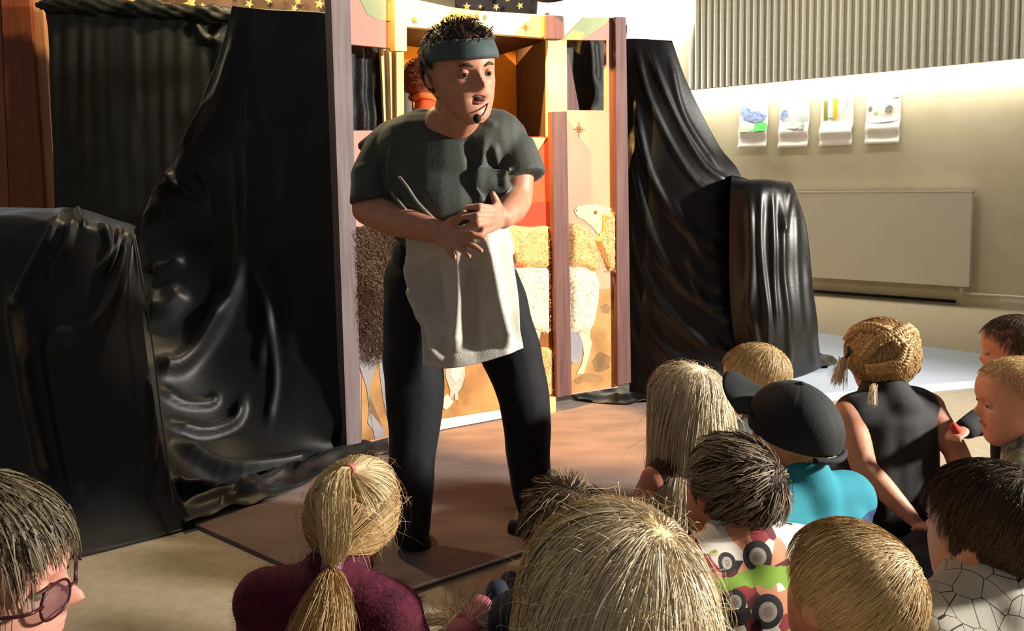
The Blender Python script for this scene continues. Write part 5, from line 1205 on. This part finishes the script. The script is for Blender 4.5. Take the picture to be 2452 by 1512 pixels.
# --- boy with dark hair and the white shirt with black lines
hL = Head(P(2370, 1276, 1.07), .190, -36, 4, -3)
def netprint():
    m = mat('white_net_print', '#b8b3a6', None, rough=.85); nt = m.node_tree; L = nt.links.new; b = nt.nodes['Principled BSDF']
    tc = nt.nodes.new('ShaderNodeTexCoord'); vo = nt.nodes.new('ShaderNodeTexVoronoi'); vo.feature = 'DISTANCE_TO_EDGE'; vo.inputs['Scale'].default_value = 34; L(tc.outputs['Object'], vo.inputs['Vector'])
    lt = nt.nodes.new('ShaderNodeMath'); lt.operation = 'LESS_THAN'; lt.inputs[1].default_value = .014; L(vo.outputs['Distance'], lt.inputs[0])
    mx = nt.nodes.new('ShaderNodeMix'); mx.data_type = 'RGBA'; mx.inputs[6].default_value = lin('#b8b3a6'); mx.inputs[7].default_value = lin('#26231f'); L(lt.outputs[0], mx.inputs[0]); L(mx.outputs[2], b.inputs['Base Color']); return m
bL, _ = seated('boy with thick dark hair and a white shirt covered in thin black geometric lines', hL, -24, m_skin, netprint(), m_khaki, 'short', voxel=.0075, face=True, sw=1.15, shoulder=P(2360, 1455, 1.03))
short_hair(hL, bL, m_dk_h, 131, N=8000, step=.0055, rise=.02, clump=.3, lift=.05, off=(.055, .11), crown=(.3, -.5, .8), swirl=.8, noise=.18, line=-.14)

# --- two boys in profile at the right edge
hN = Head(P(2436, 962, 1.72), .192, -78, -4, 0)
m_camo = mat('camouflage_cotton', '#5b5a4c', '#8e8b7c', 22, .9, contrast=(.48, .54))
bN, _N = seated('boy with cropped fair hair in profile, grey camouflage shirt, at the right edge', hN, -50, m_skin2, m_camo, m_jean, 'short', voxel=.005, face=True, mouth=.05)
short_hair(hN, bN, m_short, 141, N=7000, step=.0026, K=5, lift=.06, rise=.008, clump=.2, r=(.0004, .00025), off=(.045, .07), cap=.045, line=.05)
eyes(hN, bN)
child_of(mesh_obj('lips', *tube_vf(spline([hN.l(-.08, .36, -.245), hN.l(0, .405, -.238), hN.l(.08, .36, -.245)], 9), .010 * hN.h), m_lip), bN)
hM = Head(P(2434, 845, 2.05), .190, -64, -2, 0)
m_nav = mat('navy_jumper', '#191a22', None, rough=.9)
aM = {-1: (P(2350, 1010, 2.0), P(2308, 1030, 1.93)), 1: (P(2480, 1010, 2.0), P(2440, 1060, 1.95))}
bM, _M = seated('boy with brown hair in a dark jumper, half hidden at the far right', hM, -50, m_skin2, m_nav, m_jean, 'long', voxel=.0075, face=True, arms=aM)
short_hair(hM, bM, m_brn_h, 151, N=4000, step=.0045, lift=.05, rise=.015, clump=.3, off=(.05, .09), cap=.05)
eyes(hM, bM)
child_of(mesh_obj('red_cuff', *capsule_vf(P(2290, 1032, 1.90), P(2284, 1022, 1.90), .012, .010), mat('red_rib', '#c23a2e', None, rough=.8)), bM)

# --- grey-haired woman with spectacles, lower left
hB = Head(P(-56, 1390, .86), .224, 80, -4, 0, kid=False)
bB, _B = seated('woman with greying bob and tinted spectacles in the lower left corner', hB, 25, mat('skin_pink', '#cf9482', '#c58674', 25, .5, .1, 150), mat('dark_cardigan', '#2a2a2c', None, rough=.9), m_jean, 'long', voxel=.0045, face=True)
hair_cap('hair', hB, m_grey_h, bB, .10, .04)
strands('hair_strands', hair_march(hB, 5200, 16, .0132, 161, crown=(0, -.3, .95), swirl=.3, lift=.02, grav=.16, noise=.12, curl=.03, off=(.06, .15), clump=.7, nclump=170, lens=(.5, 1), line=.02, sel=lambda n: n[:, 1] < -.02 + .2 * (n[:, 2] > .5)), .0008, .0004, m_grey_h, bB)
strands('hair_fringe', hair_march(hB, 2000, 11, .0072, 162, crown=(0, -.3, .95), swirl=.2, lift=.02, grav=.05, noise=.15, off=(.07, .14), clump=.7, nclump=60, lens=(.5, 1), sel=lambda n: (n[:, 1] > .05) & (n[:, 2] > .4)), .0008, .0004, m_grey_h, bB)
eyes(hB, bB)
m_rim = mat('dark_red_rim', '#3a1518', None, rough=.3); m_lens = mat('tinted_lens', '#5a4048', None, rough=.05, alpha=.55)
gl = empty('spectacles', hB.l(0, .47, -.02)); child_of(gl, bB)
for sgn in (-1, 1):
    cen = hB.l(sgn * .135, .415, -.045); a = np.linspace(0, 2 * math.pi, 28, endpoint=False)
    tilt = nrm(hB.f + hB.rt * sgn * .30); sx_ = nrm(np.cross(tilt, hB.u)); ring = np.array([cen + sx_ * (.105 * hB.h * np.sign(math.cos(t)) * abs(math.cos(t)) ** .8) + hB.u * (.085 * hB.h * np.sign(math.sin(t)) * abs(math.sin(t)) ** .8) for t in a])
    rim = mesh_obj('rim', *tube_vf(np.vstack([ring, ring[:1]]), .0016, 6), m_rim); child_of(rim, gl)
    child_of(mesh_obj('lens', np.vstack([ring, [cen + tilt * .002]]), [(k, (k + 1) % 28, 28) for k in range(28)], m_lens), gl)
    child_of(mesh_obj('temple_arm', *tube_vf(spline([hB.l(sgn * .25, .40, -.02), hB.l(sgn * .33, .34, -.02), hB.l(sgn * .345, .1, -.03), hB.l(sgn * .345, -.03, -.06)], 14), .0019, 6), m_rim), gl)
child_of(mesh_obj('bridge', *tube_vf(spline([hB.l(-.045, .445, -.03), hB.l(0, .465, -.02), hB.l(.045, .445, -.03)], 8), .0014, 6), m_rim), gl)

# --- shoes and slipper peeping between the children
def shoe(name, heel, toe, m_up, m_sole, label):
    S = Body(); S.cap(heel + Zv * .035, toe + Zv * .026, .030, .024); S.cap(heel + Zv * .04, heel + Zv * .07, .028, .026)
    o = S.build(name, m_up, voxel=.004, smooth=4); tag(o, label, 'shoe')
    K = 24; d = nrm((toe - heel) * X(1, 1, 0)); sd = np.array([d[1], -d[0], 0]); pts = []
    for k in range(K):
        a = 2 * math.pi * k / K; ctr = heel if math.cos(a) < 0 else toe; pts.append(ctr * X(1, 1, 0) + d * .036 * math.cos(a) + sd * .034 * math.sin(a))
    v = [p_ + Zv * z for z in (.001, .017) for p_ in pts]; f = [tuple(range(K))[::-1], tuple(range(K, 2 * K))] + [(i, (i + 1) % K, K + (i + 1) % K, K + i) for i in range(K)]
    child_of(mesh_obj('sole', v, f, m_sole, smooth=False), o); return o
m_soleW = mat('white_sole', '#a8a498', None, rough=.6)
shoe('sneaker', Pz(2172, 1378, 0), Pz(2228, 1370, 0), m_blackt, m_soleW, 'black sneaker with white sole beside the girl in the sleeveless top')
shoe('sneaker', Pz(1192, 1490, 0), Pz(1222, 1418, 0), mat('navy_canvas', '#171d30', '#1f2740', 40, .8), mat('navy_rubber', '#141a2b', None, rough=.5), 'dark navy shoe left of the nearest blonde head')
S = Body(); sA, sB = P(1105, 1530, 1.22), P(1150, 1462, 1.36)
S.cap(sA, sB, .030, .026); S.cap(sB, P(1146, 1450, 1.39), .026, .019)
o = S.build('slipper', mat('pink_suede', '#a85a6a', '#985060', 30, .75), voxel=.004, smooth=5); tag(o, 'pink slipper with fluffy white trim on the floor at the bottom edge', 'slipper')
th = g3.uniform(0, 6.3, 420); x_, y_, d_ = frame(sB - sA); base_ = sA + (x_ * np.cos(th)[:, None] + y_ * np.sin(th)[:, None]) * .032 + d_ * g3.uniform(.0, .05, (420, 1))
dirn = nrm((x_ * np.cos(th)[:, None] + y_ * np.sin(th)[:, None]) + g3.normal(size=(420, 3)) * .5 + d_ * .4); s6 = np.linspace(0, 1, 8)[None, :, None]
strands('fur_trim', base_[:, None] + dirn[:, None] * .045 * s6 + np.sin(6 * s6 + th[:, None, None]) * .004, .0008, .0003, mat('white_fur', '#b5a890', '#cfc4ae', 20, .9), o)
